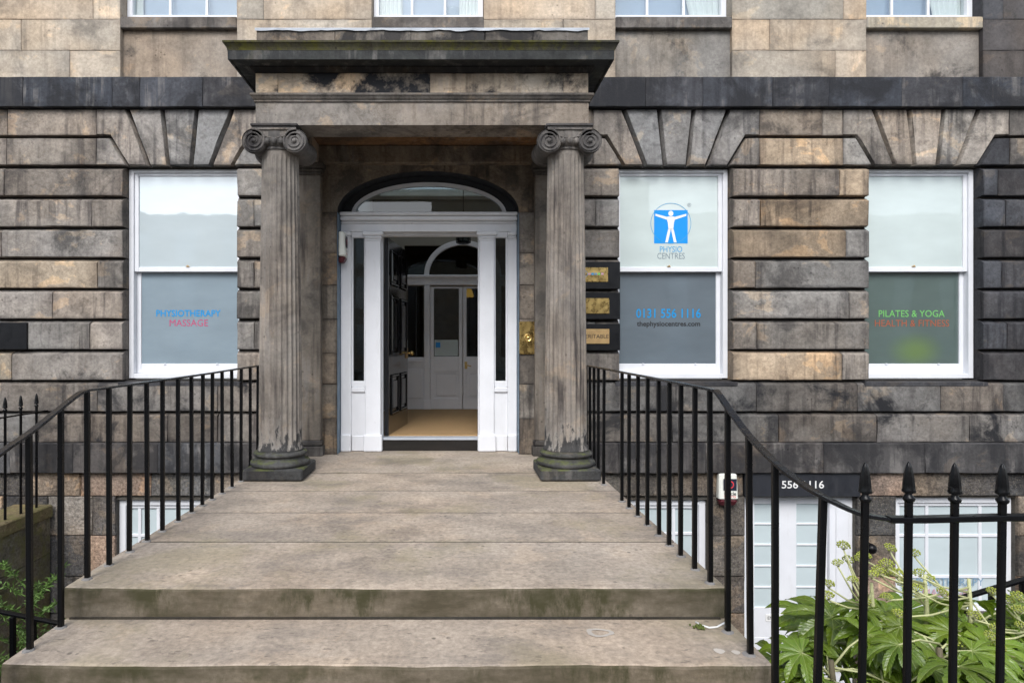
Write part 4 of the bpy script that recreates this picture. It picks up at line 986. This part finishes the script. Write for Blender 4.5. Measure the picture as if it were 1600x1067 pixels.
# ------------------------------------------------------------------ entrance platform and steps
ST0, ST1 = -1.859, 1.290
steps = empty('entrance_steps', (PC, 4.2, AREA), label='broad worn sandstone steps and slabbed platform leading to the doorway', cat='steps')
sy = [2.891, 3.57, 4.20, 4.834, 5.518, 6.80]
STC = (.350, .296, .240)
def tread(name, x0, x1, y0, y1, z0, z1, colr, nose=.012):
    # gridded slab with a worn, slightly wavy nosing
    nx = 46; vs = []
    prof = [(y0+.0, z0), (y0, z1-nose), (y0+nose*.35, z1-nose*.35), (y0+nose, z1), (y0+.08, z1), (y1-.004, z1), (y1-.0005, z1-.005), (y1-.0005, z0)]
    ph = random.uniform(0, 9)
    for i in range(nx+1):
        x = x0+(x1-x0)*i/nx; wob = .0025*math.sin(i*.37+ph)+random.uniform(-.0014, .0014)
        sag = -.004*math.sin(math.pi*i/nx)
        for k, (yy, zz) in enumerate(prof):
            e = wob if k in (1, 2, 3) else 0
            vs.append((x, yy+e*(1 if k < 3 else .4), zz+(sag if 0 < k < 5 else 0)+(e*.8 if k in (1, 2) else 0)))
    m = len(prof)
    fs = [(i*m+k, (i+1)*m+k, (i+1)*m+(k+1) % m, i*m+(k+1) % m) for i in range(nx) for k in range(m)]
    fs += [tuple(range(m-1, -1, -1)), tuple(nx*m+k for k in range(m))]
    return mk(name, B().add(vs, fs), M['step'], steps, colr)
for i in range(5):
    tread('platform_slab', ST0+(.0 if i < 4 else .0), ST1, sy[i]+(.007 if i else 0), sy[i+1]-.007, -.146+.004, 0-(.0012*i if i < 4 else .0), tone(STC, .30, .04, 0.02), .012 if i == 0 else .006)
for yj in sy[1:5]:
    b = B(); b.box(ST0+.004, ST1-.004, yj-.0069, yj+.0069, -.12, -.0022-.0012*(list(sy).index(yj)-1)); mk('joint', b, M['mortar'], steps, (.032, .028, .022, .1))
for k, (y0, y1) in enumerate(((2.472, 2.91), (2.06, 2.49), (1.66, 2.08))):
    z1 = -.146*(k+1); tread('step', ST0+.012-.0*k, ST1-.0, y0, y1, z1-.146+.003, z1, tone(STC, .2, .03, .012), .014)
b = B(); b.box(ST0+.03, ST1-.03, 2.880, 2.8905, -.16, -.137, .002); mk('joint', b, M['mortar'], steps, (.035, .032, .026, .2))
b = B(); b.box(ST0+.12, ST1-.12, 2.95, D-.01, AREA, -.143); mk('bridge_wall', b, M['rubble'], steps, (.11, .10, .09, .5))
b = B(); b.box(ST0+.02, ST1-.02, 2.05, 2.93, AREA, -.445); mk('stair_base', b, M['rubble'], steps, (.11, .10, .09, .5))
for (x, y_, rx_, ry_, ring_) in ((937, 988, .062, .040, 1), (1124, 1017, .022, .022, 0), (1150, 1019, .017, .018, 0)):
    d_ = F_PX*(EYE+.146)/(y_-540); cx_, b = PX(x, d_), B(); n_ = 26; vs = []
    for k_ in ((.62, 1.0) if ring_ else (.0, 1.0)):
        for i in range(n_):
            a_ = 2*math.pi*i/n_; q_ = k_*(1+.10*math.sin(3*a_+1)+random.uniform(-.06, .06))
            vs.append((cx_+rx_*q_*math.cos(a_), d_+ry_*q_*math.sin(a_), -.1445))
    b.add(vs, [(i, (i+1) % n_, n_+(i+1) % n_, n_+i) for i in range(n_)]); b.f = [tuple(reversed(f)) for f in b.f]
    mk('paint_mark', b, M['old_paint'], steps)
# white cable and moss on the step
q = [(1087, 971.5), (1097, 977), (1108, 980.5), (1120, 979.5), (1132, 973), (1141, 966)]
pth = []
for x, y_ in q:
    d_ = F_PX*(EYE+.146-.004)/(y_-540); pth.append((PX(x, d_), d_, -.141))
b = B(); b.tube(pth, .0045, 6); tag(mk('loose_cable', b, M['cable'], smooth=True), 'short white cable end lying on the step by the right railing', 'cable')
d_ = F_PX*(EYE+.14)/(979-540); b = B()
for i in range(40): b.ball((PX(1093, d_)+random.gauss(0, .016), d_+random.gauss(0, .010), -.142+random.uniform(0, .008)), random.uniform(.003, .008), 5, 4)
tag(mk('moss_tuft', b, M['moss']), 'small green moss tuft on the step beside the white cable', 'moss')

# ------------------------------------------------------------------ railings
BW = .0115
def bar_mesh(h, lean=0):
    b = B(); e = BW; b.box(-e, e, -e, e, 0, h, .003); return b
def rail_bar(parent, x, y, z0, z1, w=BW, lean=0.0, sock=True):
    b = B(); b.box(x-w, x+w, y-w, y+w, z0, z1, .0035)
    lean = lean or random.uniform(-.005, .005); ly_ = random.uniform(-.006, .006)
    b.v = [(p[0]+lean*(p[2]-z1), p[1]+ly_*(p[2]-z1), p[2]) for p in b.v]
    mk('bar', b, M['iron'], parent)
    if sock:
        b = B(); n = 9; vs = []
        for k, (rr, zz) in enumerate(((.028, 0.0), (.024, .005), (.016, .009))):
            for i in range(n):
                a_ = 2*math.pi*i/n; r_ = rr*random.uniform(.85, 1.15)
                vs.append((x+r_*math.cos(a_), y+r_*math.sin(a_), z0+zz))
        b.add(vs, [(k*n+i, k*n+(i+1) % n, (k+1)*n+(i+1) % n, (k+1)*n+i) for k in range(2) for i in range(n)]+[tuple(range(2*n, 3*n))])
        mk('lead_socket', b, M['cement'], parent)
def interp(path, y):
    for (p, q) in zip(path, path[1:]):
        if min(p[1], q[1]) <= y <= max(p[1], q[1]):
            t_ = (y-p[1])/(q[1]-p[1]) if q[1] != p[1] else 0; return p[2]+(q[2]-p[2])*t_
    return path[0][2] if abs(path[0][1]-y) < abs(path[-1][1]-y) else path[-1][2]
def smooth_path(pts, n=5):
    P = [Vector(p) for p in pts]; out = []
    for i in range(len(P)-1):
        p0, p1, p2, p3 = P[max(i-1, 0)], P[i], P[i+1], P[min(i+2, len(P)-1)]
        for k in range(n):
            t_ = k/n; out.append(.5*((2*p1)+(p2-p0)*t_+(2*p0-5*p1+4*p2-p3)*t_*t_+(3*p1-p0-3*p2+p3)*t_**3))
    out.append(P[-1]); return out
XL = -1.815
lr = empty('stair_railing', (XL, 3.5, 0), label='black iron stair railing along the left edge of the platform', cat='railing', group='stair railings')
lx_bars = [403, 391, 377, 362, 347, 332, 317, 299, 278, 254, 229, 203, 170, 136, 95, 45]
def dL(x): return -XL*F_PX/(711-x)
def zr(d, y): return EYE+(540-y)*d/F_PX
lp = [(XL, dL(406), zr(dL(406), 571)), (XL, dL(300), zr(dL(300), 587.5)), (XL, dL(165), zr(dL(165), 606)), (XL, dL(133), zr(dL(133), 611)), (XL, dL(118), zr(dL(118), 619)), (XL, dL(95), zr(dL(95), 637)), (XL, dL(45), zr(dL(45), 677)), (XL, dL(0), zr(dL(0), 708)), (XL, 2.16, .61)]
sp = smooth_path(lp, 4)
b = B(); b.bar(sp, .032, .012); mk('handrail', b, M['iron_rail'], lr)
for x in lx_bars+[-8, -62, -130]:
    d_ = dL(x); z0 = 0 if d_ > 2.89 else (-.146 if d_ > 2.47 else -.292 if d_ > 2.06 else PAVE)
    rail_bar(lr, XL, d_, z0-.002, interp(lp, d_)-.004)
XR = 1.235
rr_ = empty('stair_railing', (XR, 3.5, 0), label='black iron stair railing along the right edge curving out to the street', cat='railing', group='stair railings')
def dR(x): return XR*F_PX/(x-711)
rp = [(XR, dR(915), zr(dR(915), 571)), (XR, dR(990), zr(dR(990), 585)), (XR, dR(1085), zr(dR(1085), 603.5)), (XR, dR(1112), zr(dR(1112), 609)), (XR, dR(1121), zr(dR(1121), 613)), (XR, dR(1140), zr(dR(1140), 640)), (XR, dR(1170), zr(dR(1170), 680)), (XR, dR(1211), zr(dR(1211), 722)),
      (PX(1250, 2.21), 2.21, zr(2.21, 753)), (PX(1285, 2.10), 2.10, zr(2.10, 775)), (PX(1343, 2.02), 2.02, zr(2.02, 802)), (PX(1395, 2.0), 2.0, zr(2.0, 811))]
b = B(); b.bar(smooth_path(rp, 4), .032, .012); mk('handrail', b, M['iron_rail'], rr_)
for x in [916, 921.5, 928, 935, 944, 972, 983, 997, 1012, 1029, 1046, 1064, 1086, 1109, 1137, 1170, 1211]:
    d_ = dR(x); z0 = 0 if d_ > 2.89 else (-.146 if d_ > 2.47 else -.292)
    rail_bar(rr_, XR, d_, z0-.002, interp(rp[:8], d_)-.004)
rail_bar(rr_, PX(1286, 2.1), 2.10, -.30, zr(2.10, 775)-.004, lean=.032)
# spear-headed street fence
def pale(parent, x, y, z0, ztip, k=1.0, lean=0.0):
    b = B(); w = .0103; zh = ztip-.142*k
    b.box(x-w, x+w, y-w, y+w, z0, zh, .004)
    if lean: b.v = [(p[0]+lean*(p[2]-ztip), p[1], p[2]) for p in b.v]
    o = mk('pale', b, M['iron'], parent)
    b = B(); xx = x+lean*(zh-ztip)
    q = .86
    b.lathe([(w*1.2, zh-.004*k), (.021*k*q, zh), (.024*k*q, zh+.008*k), (.021*k*q, zh+.014*k), (.013*k*q, zh+.022*k), (.013*k*q, zh+.028*k), (.024*k*q, zh+.030*k), (.0265*k*q, zh+.036*k), (.0235*k*q, zh+.042*k), (.0225*k*q, zh+.060*k), (.019*k*q, zh+.090*k), (.012*k*q, zh+.122*k), (.005*k, zh+.138*k), (.001, zh+.142*k)], xx, y, 8)
    mk('spear_head', b, M['iron'], parent, smooth=42.0)
fence = empty('street_fence', (2.2, 2.0, PAVE), label='black spear-headed iron fence in front of the leafy shrub', cat='fence', group='spear-headed fences')
for i, (x, yt_, lean) in enumerate(((1353, 722, .018), (1420.5, 721, .010), (1492.5, 723, .012), (1567, 724, .014), (1641, 724, .01), (1714, 724, .01))):
    pale(fence, PX(x, 2.0), 2.0, PAVE+.11, zr(2.0, yt_), .90, lean)
b = B(); b.bar([(PX(1388, 2.0), 2.0, zr(2, 811)), (PX(1440, 2.0), 2.0, zr(2, 811)), (PX(1560, 2), 2.0, zr(2, 808)), (PX(1760, 2), 2.0, zr(2, 808))], .036, .019); mk('top_rail', b, M['iron'], fence)
b = B(); b.bar([(PX(1286, 2.0), 2.0, PAVE+.18), (PX(1760, 2), 2.0, PAVE+.18)], .036, .016); mk('bottom_rail', b, M['iron'], fence)
b = B(); b.box(ST1+.01, 9.0, 1.88, 2.14, PAVE-.2, PAVE+.11, .012); tag(mk('kerb_wall', b, M['step'], None, tone(STC, .3)), 'low stone kerb under the street fence', 'kerb')
b = B(); b.box(ST1+.03, 9.0, 2.07, 2.3, AREA, PAVE-.01); tag(mk('retaining_wall', b, M['rubble'], None, (.1, .095, .085, .5)), kind='structure')
b = B(); b.box(-9.0, ST0-.03, 2.07, 2.3, AREA, PAVE-.01); tag(mk('retaining_wall', b, M['rubble'], None, (.1, .095, .085, .5)), kind='structure')
# area stair railing seen past the shrub
ar = empty('area_railing', (4.0, 4.6, AREA), label='thin black handrail rising to the right behind the shrub', cat='railing')
da = 4.6; ap = [(PX(1300, da), da, zr(da, 1005)), (PX(1478, da), da, zr(da, 941)), (PX(1600, da), da, zr(da, 905)), (PX(1760, da), da, zr(da, 860))]
b = B(); b.bar(ap, .05, .022); mk('handrail', b, M['iron'], ar)
for x in (1345, 1425, 1505, 1549, 1597, 1660, 1720):
    xx = PX(x, da); t_ = next((p[2]+(q_[2]-p[2])*(xx-p[0])/(q_[0]-p[0]) for p, q_ in zip(ap, ap[1:]) if p[0] <= xx <= q_[0]))
    rail_bar(ar, xx, da, AREA, t_-.006, .016, sock=False)
# left: dividing wall, its fence, area handrail
dw = empty('dividing_wall', (-4.45, 4.4, AREA), label='mossy dividing wall with a stone coping at the lower left', cat='wall')
WX = -4.29; ZC = -.527
def side_map(u, w, t_): return (WX-t_, u, w)
zr_ = [ZC-.135, ZC-.52, ZC-.92, ZC-1.33, AREA]
for k in range(4):
    y0 = D; first = .5 if k % 2 else .9
    while y0 > 2.35:
        y1 = max(2.35, y0-first); first = random.uniform(.7, 1.1)
        stone('wall_stone', [(y1, zr_[k+1]), (y0, zr_[k+1]), (y0, zr_[k]), (y1, zr_[k])], [.005]*4, side_map, dw, M['mossy'], tone((.20, .185, .14), .4), recess=.012, depth=.1, wear=.01)
        y0 = y1
b = B(); b.box(WX-.34, WX-.02, 2.35, D-.01, AREA, ZC-.137); mk('wall_core', b, M['mortar'], dw, (.1, .09, .07, .4))
for y0, y1 in ((2.35, 3.6), (3.602, 5.1), (5.102, D-.008)):
    b = B(); b.box(WX-.38, WX+.035, y0, y1, ZC-.134, ZC, .012); mk('coping_stone', b, M['mossy'], dw, tone((.27, .25, .16), .25))
nf_ = empty('area_fence', (-4.34, 5.8, ZC), label='small spear-headed iron fence on the mossy dividing wall', cat='fence', group='spear-headed fences')
XN = -4.335
for x in (57, 32.5, 8, -18, -46):
    d_ = -XN*F_PX/(711-x); pale(nf_, XN, d_, ZC-.004, zr(6.1, 617)+.0, .95)
b = B(); zrl = zr(-XN*F_PX/(711-57), 644); b.bar([(XN, D, zrl), (XN, 4.6, zrl)], .03, .014); mk('top_rail', b, M['iron'], nf_)
al = empty('area_handrail', (-3, 4.2, AREA), label='low black iron handrail below the left edge of the steps', cat='railing')
dh = 4.2; hp = [(PX(-60, dh), dh, zr(dh, 940)), (PX(0, dh), dh, zr(dh, 955)), (PX(90, dh), dh, zr(dh, 973)), (PX(130, dh), dh, zr(dh, 985))]
b = B(); b.bar(hp, .04, .018); mk('handrail', b, M['iron'], al)
for x in (20, 52, 86):
    xx = PX(x, dh); rail_bar(al, xx, dh, AREA, zr(dh, 958+x*.2)-.004, .016, sock=False)

# ------------------------------------------------------------------ things fixed to the wall
def plaque(y0, y1, p0, p1, px0, px1, label, mat, words=None, colr=None):
    o = empty('name_plaque', (PX(940, D-.02), D-.02, Z6(y1)), label=label, cat='plaque', group='name plaques beside the right column')
    b = B(); b.box(PX(884, D), PX(969, D-.03), D-.032, D+.01, Z6(y1), Z6(y0), .004); mk('backing_board', b, M['board'], o)
    b = B(); b.box(PX(px0, D-.035), PX(px1, D-.035), D-.040, D-.0325, PZ(p1, D-.035), PZ(p0, D-.035), .002); mk('brass_plate', b, mat, o)
    for xx in (px0+2.2, px1-2.2):
        for zz in (p0+2, p1-2):
            b = B(); b.ball((PX(xx, D-.04), D-.0405, PZ(zz, D-.04)), .004, 6, 4); mk('screw', b, M['brass'], o)
    return o
o = plaque(409.5, 452, 418, 440.5, 892, 950, 'topmost black name board with brass plate and coloured lettering', M['brass'])
yp = D-.0412
b = B(); cxp, czp = PX(913, yp), PZ(428, yp); b.add([(cxp+k*.036*math.cos(i*math.pi/12), yp, czp+k*.036*math.sin(i*math.pi/12)) for k in (.85, 1) for i in range(24)], [(i, (i+1) % 24, 24+(i+1) % 24, 24+i) for i in range(24)]); mk('plate_ring', b, M['faded_blue'], o)
for k in range(5):
    b = B(); b.add([(PX(919+k*5, yp), yp, PZ(429.6, yp)), (PX(923+k*5, yp), yp, PZ(429.6, yp)), (PX(923+k*5, yp), yp, PZ(426.4, yp)), (PX(919+k*5, yp), yp, PZ(426.4, yp))], [(0, 1, 2, 3)]); mk('plate_letter', b, M[('faded_pink', 'sky_print', 'faded_blue', 'green_print', 'faded_pink')[k]], o)
plaque(457.5, 499, 466, 490, 892, 952, 'middle black name board with plain tarnished brass plate', M['brass'])
o = plaque(506, 547.5, 514, 537, 880, 952, 'lowest black name board with pale brass plate in dark capitals', M['brass_dull'])
text('plate_lettering', 'VERITABLE', PX(930, yp), PZ(525.5, yp), PX(951, yp)-PX(909, yp), yp, M['black_print'], o, height=PZ(522.5, yp)-PZ(528.5, yp))
b = B(); b.box(PX(-30, D), PX(42, D-.02), D-.026, D+.01, Z6(546), Z6(504), .004); tag(mk('black_board', b, M['board']), 'plain black board on the wall at the far left', 'board')
# bell plate
bp = empty('bell_plate', (PX(824, D-.02), D-.02, Z6(552)), label='tall brass bell plate with round push on the right door jamb', cat='bell')
ybp = D-.012
b = B(); b.box(PX(811.5, ybp), PX(836, ybp), ybp-.022, ybp-.001, PZ(553, ybp), PZ(502.5, ybp), .004); mk('plate', b, M['brass'], bp)
b = B(); cx_, cz_ = PX(825, ybp), PZ(528, ybp)
b.lathe([(.045, ybp-.0222), (.045, ybp-.028), (.036, ybp-.034), (.026, ybp-.026), (.016, ybp-.026), (.016, ybp-.036), (.008, ybp-.040)], cx_, 0, 24, axis='y', cz=cz_)
b.f = [tuple(reversed(f)) for f in b.f]; mk('bell_push', b, M['brass'], bp, smooth=40.0)
# alarm boxes
def alarm(cx, y, z0, z1, w, dp, label, side=None):
    o = empty('alarm_box', (cx, y, z0), label=label, cat='alarm', group='burglar alarm boxes')
    h = z1-z0; zs_ = z0+h*.24
    f = (lambda p: p) if side is None else side
    b = B(); b.box(-w/2, w/2, -dp, 0, zs_, z1, .014); b.v = [(p[0]*(1 if p[2] < z1-.03 else .92), p[1]*(1.0 if p[2] < z1-.03 else .8), p[2]) for p in b.v]
    b.v = [f(p) for p in b.v]; mk('cover', b, M['alarm_white'], o)
    b = B(); b.box(-w/2*.96, w/2*.96, -dp*.96, 0, z0+h*.05, zs_-.0005, .014); b.v = [(p[0]*(1 if p[2] > z0+h*.14 else .86), p[1]*(1 if p[2] > z0+h*.14 else .75), p[2]) for p in b.v]
    b.v = [f(p) for p in b.v]; mk('lens', b, M['maroon'], o)
    yq_ = -dp-.0012
    b = B(); b.add([f(p) for p in ((-w*.28, yq_, z0+h*.52), (w*.40, yq_, z0+h*.52), (w*.40, yq_, z0+h*.86), (-w*.28, yq_, z0+h*.86))], [(0, 1, 2, 3)]); mk('label_square', b, M['navy'], o)
    b = B(); cc = (w*.06, z0+h*.69); b.add([f((cc[0]+k*w*.20*math.cos(i*math.pi/12), yq_-.001, cc[1]+k*w*.20*math.sin(i*math.pi/12))) for k in (.72, 1) for i in range(24)], [(i, (i+1) % 24, 24+(i+1) % 24, 24+i) for i in range(24)]); mk('label_ring', b, M['red_print'], o)
    text('lettering', 'Circle', 0, 0, w*.62, 0, M['black_print'], o, mp=lambda u, v_: f((u+w*.06, yq_, v_+z0+h*.43)), bold=.01)
    text('lettering', 'Security', 0, 0, w*.62, 0, M['red_print'], o, mp=lambda u, v_: f((u+w*.06, yq_, v_+z0+h*.335)))
    return o
ya = D-.0
alarm(PX(1139, 6.4), YB, PZ(795, 6.35), PZ(741.5, 6.35), .205, .085, 'white and maroon alarm box behind the right stair railing', lambda p: (p[0]+PX(1139, 6.38), YB-.004+p[1], p[2]))
alarm(-1.21, D, PZ(413.5, 6.5), PZ(362, 6.5), .135, .078, 'white and maroon alarm box on the left door reveal', lambda p: (OX0+.007-p[1], D+.075+p[0], p[2]))
# black globe lamp on the basement wall
b = B(); gx, gz = PX(1361, D-.06), PZ(857, D-.06); b.ball((gx, D-.06, gz), .055, 16, 10); b.tube([(gx, D-.06, gz+.03), (gx, D+.03, gz+.05)], .018, 8)
tag(mk('wall_lamp', b, M['iron'], smooth=True), 'small round black lamp on the basement wall behind the shrub', 'lamp')

# ------------------------------------------------------------------ plants
def palmate(nl, seed):
    rnd = random.Random(seed); b = B(); span = R(268); uv = []
    base = -span/2+math.pi/2
    for i in range(nl):
        a0 = base+span*i/nl; a1 = base+span*(i+1)/nl; am = (a0+a1)/2
        L = (1.0-.36*abs((i-(nl-1)/2)/((nl-1)/2))**1.5)*rnd.uniform(.92, 1.06)
        nr = .38
        hw = (a1-a0)/2
        # stations along the lobe: radius, half angular width
        stn = [(.0, 0), (.2, 1.0), (nr, 1.0), (.50, .74), (.60, .78), (.70, .60), (.78, .58), (.88, .30), (1.0, 0)]
        def P(r, da, bend=0):
            rr = r*L if r > nr else r
            zz = .10*math.sin(r*2.2)-.34*r*r*r+.05*math.cos((i+.5)*2.1)*r+bend
            return (rr*math.cos(am+da), rr*math.sin(am+da), zz)
        rows_ = []
        for r, k in stn:
            ser = 1+(rnd.uniform(-.12, .12) if .4 < r < .95 else 0)
            kk = k*hw*ser*(1 if r <= nr else 1.0)
            rows_.append((r, [P(r, -kk, .035*min(1, k)*r), P(r, 0, -.02*r), P(r, kk, .035*min(1, k)*r)], k))
        for s_ in range(len(rows_)-1):
            (r0, p0, k0), (r1, p1, k1) = rows_[s_], rows_[s_+1]
            for h in (0, 1):
                u0 = (-1, 0, 1)[h]; u1 = (-1, 0, 1)[h+1]
                if k0 == 0 and s_ == 0:
                    b.add([p0[1], p1[h], p1[h+1]], [(0, 1, 2)]); uv += [(0, 0), (u0*k1, r1), (u1*k1, r1)]
                elif k1 == 0:
                    b.add([p0[h], p1[1], p0[h+1]], [(0, 1, 2)]); uv += [(u0*k0, r0), (0, r1), (u1*k0, r0)]
                else:
                    b.add([p0[h], p1[h], p1[h+1], p0[h+1]], [(0, 1, 2, 3)]); uv += [(u0*k0, r0), (u0*k1, r1), (u1*k1, r1), (u1*k0, r0)]
    b.v = [(x, y+0.0, z_) for x, y, z_ in b.v]; b.uv = uv
    return b
def raw_mesh(name, b, mat, smooth=True):
    me = bpy.data.meshes.new(name); me.from_pydata(b.v, [], b.f)
    if smooth: me.polygons.foreach_set('use_smooth', [True]*len(b.f))
    if b.uv:
        l = me.uv_layers.new(name='UVMap')
        for i, u in enumerate(b.uv): l.data[i].uv = u
    me.materials.append(mat); me.update(); return me
leaves = [raw_mesh('leaf', palmate(n_, s_), M['leaf']) for n_, s_ in ((9, 1), (8, 2), (9, 3), (7, 4))]
def child(name, me, parent, loc, rot, scale=1.0):
    o = bpy.data.objects.new(name, me); C.objects.link(o); o.parent = parent; W[o.name] = Vector(loc)
    o.location = Vector(loc)-wloc(parent); o.rotation_mode = 'QUATERNION' if not isinstance(rot, tuple) else 'XYZ'
    if isinstance(rot, tuple): o.rotation_euler = rot
    else: o.rotation_quaternion = rot
    o.scale = (scale,)*3; return o
fx_, fy_ = 2.35, 2.95
fat = empty('evergreen_shrub', (fx_, fy_, AREA), label='glossy palmate-leaved evergreen shrub with yellow-green flower heads behind the fence', cat='shrub')
rnd = random.Random(5)
heads = []
stems = [(2.15, 2.7, -.17), (2.45, 2.72, -.22), (2.72, 2.72, -.25), (3.0, 2.75, -.18), (1.70, 2.75, -.25), (1.85, 2.6, -.38), (1.75, 2.85, -.50), (2.75, 2.6, -.42), (3.2, 2.55, -.40), (2.05, 3.05, -.20), (2.30, 2.75, -.26), (2.55, 3.05, -.27), (2.85, 2.85, -.28), (3.15, 3.05, -.22), (3.5, 2.9, -.25), (1.95, 2.65, -.62), (2.5, 2.60, -.60), (3.0, 2.62, -.62), (3.4, 2.7, -.55), (2.25, 3.3, -.36), (2.9, 3.3, -.42)]
for (x, y, z_) in stems:
    b = B(); bx_ = fx_+(x-fx_)*.25; by_ = fy_+(y-fy_)*.2
    pth = smooth_path([(bx_, by_, AREA), (bx_+(x-bx_)*.35, by_, AREA+.8), (x-(x-bx_)*.12, y, z_-.5), (x, y, z_-.02)], 4)
    b.tube(pth, [.026-.014*i/(len(pth)-1) for i in range(len(pth))], 7); mk('stem', b, M['stem'], fat, smooth=True)
    nl = rnd.randint(13, 16)
    for k in range(nl):
        a_ = 2*math.pi*k/nl*1.618*2+rnd.uniform(-.3, .3); el = rnd.uniform(-.15, .75)
        Lp = rnd.uniform(.13, .30)
        dirv = Vector((math.cos(a_)*math.cos(el), math.sin(a_)*math.cos(el), math.sin(el)))
        if dirv.y > .55: dirv.y *= .5; dirv.normalize()
        root = Vector((x, y, z_-rnd.uniform(.0, .22))); tip = root+dirv*Lp+Vector((0, 0, -.02))
        if tip.x < 1.56: tip.x = 1.56+rnd.uniform(0, .1)
        b = B(); b.tube([root, root.lerp(tip, .5)+Vector((0, 0, .02)), tip], [.006, .0045, .004], 5); mk('leaf_stalk', b, M['stalk'], fat, smooth=True)
        # leaf plane: +Y of the leaf points outward and a little down, its normal up and toward the light
        out = Vector((dirv.x, dirv.y, rnd.uniform(-.40, .15))).normalized()
        nrm = Vector((rnd.uniform(-.3, .3), -.45+rnd.uniform(-.25, .3), 1.0)); xax = out.cross(nrm).normalized(); nz_ = xax.cross(out).normalized()
        m3 = Matrix((xax, out, nz_)).transposed()
        child('leaf', leaves[rnd.randrange(4)], fat, tip, m3.to_quaternion(), rnd.uniform(.15, .26))
# umbels
def umbel(seed):
    r_ = random.Random(seed); b = B()
    for i in range(46):
        z_ = 1-2*(i+.5)/46; a_ = i*2.39996
        if z_ < -.35: continue
        s_ = math.sqrt(1-z_*z_); p = Vector((s_*math.cos(a_), s_*math.sin(a_), z_*.72))*r_.uniform(.86, 1.05)
        b.ball(p, .15, 6, 4)
    return b
um = [raw_mesh('flower_head', umbel(s_), M['bud']) for s_ in (1, 2)]
ub = B()
for i in range(14):
    z_ = 1-1.35*(i+.5)/14; a_ = i*2.39996; s_ = math.sqrt(max(0, 1-z_*z_)); ub.tube([(0, 0, -.75), (s_*math.cos(a_)*.9, s_*math.sin(a_)*.9, z_*.66)], .035, 4)
spk = raw_mesh('flower_stalks', ub, M['stalk'])
pan = [((2.02, 2.95, -.16), [(1318, 852, 2.95), (1309, 879, 2.9), (1332, 905, 2.85), (1325, 874, 3.0), (1295, 912, 2.95), (1293, 930, 2.9), (1352, 940, 2.85), (1345, 872, 3.0)]),
       ((2.24, 2.9, -.1), [(1391, 856, 2.95), (1385, 880, 2.85), (1393, 890, 2.95), (1373, 890, 2.85), (1362, 897, 2.8), (1378, 895, 3.0), (1350, 868, 3.05), (1400, 895, 2.9)]),
       ((2.45, 2.9, -.12), [(1429, 864, 2.95), (1436, 894, 2.85), (1452, 903, 2.9), (1432, 918, 2.8), (1473, 925, 2.85), (1412, 912, 2.9), (1404, 958, 2.75), (1385, 932, 2.8)]),
       ((2.75, 2.85, -.3), [(1522, 961, 2.75), (1505, 1007, 2.7), (1557, 980, 2.75), (1551, 924, 2.85), (1574, 936, 2.9), (1548, 993, 2.7), (1560, 1010, 2.7)]),
       ((2.95, 2.9, -.15), [(1593, 932, 2.85), (1592, 952, 2.8), (1597, 978, 2.75), (1615, 940, 2.9), (1630, 925, 2.9)])]
for (rx, ry, rz), hs in pan:
    b = B(); top = Vector((rx, ry, rz+.16)); b.tube([(rx, ry, rz-.25), (rx+.01, ry, rz), top], [.012, .010, .007], 7); mk('flower_stem', b, M['stalk'], fat, smooth=True)
    for (x, y, d_) in hs:
        p = Vector((PX(x, d_), d_, zr(d_, y)+.0)); r_ = rnd.uniform(.022, .031)
        st_ = Vector((rx, ry, rz+rnd.uniform(-.02, .14))); mid = st_.lerp(p, .55)+Vector((0, 0, -.025))
        b = B(); b.tube([st_, mid, p-Vector((0, 0, r_*.7))], [.0055, .0045, .004], 6); mk('flower_stem', b, M['stalk'], fat, smooth=True)
        q_ = (rnd.uniform(-.4, .4), rnd.uniform(-.4, .4), rnd.uniform(0, 6))
        h_ = child('flower_head', um[rnd.randrange(2)], fat, p, q_, r_)
        child('flower_stalk', spk, fat, p, q_, r_)
# dark conifer-like shrub at the left
sh = empty('feathery_shrub', (-3.25, 4.7, AREA), label='dark feathery green shrub in the sunken area at the left', cat='shrub')
b = B(); b.tube([(-3.3, 4.75, AREA), (-3.32, 4.7, -1.7), (-3.28, 4.72, -1.0)], [.03, .022, .01], 7); mk('trunk', b, M['stem'], sh, smooth=True)
rnd = random.Random(9)
for k in range(46):
    z_ = rnd.uniform(-1.6, -.62); a_ = rnd.uniform(0, 6.28); rad = .34*(1-(z_+1.7)/1.5*.55)
    p0 = Vector((-3.3, 4.72, z_-.12)); p1 = p0+Vector((math.cos(a_)*rad, math.sin(a_)*rad, rnd.uniform(.10, .26)))
    b = B(); b.tube([p0, p1], [.004, .002], 4)
    for j in range(44):
        q_ = rnd.uniform(.25, 1.05); c_ = p0.lerp(p1, q_); dv = Vector((rnd.gauss(0, 1), rnd.gauss(0, 1), rnd.gauss(.3, .8))).normalized()*rnd.uniform(.03, .07)
        sd = dv.cross(Vector((rnd.gauss(0, 1), rnd.gauss(0, 1), rnd.gauss(0, 1)))).normalized()*.006
        b.add([c_, c_+dv*.5+sd, c_+dv, c_+dv*.5-sd], [(0, 1, 2, 3)])
    tag(mk('foliage_spray', b, M['needle'], sh), kind='stuff')
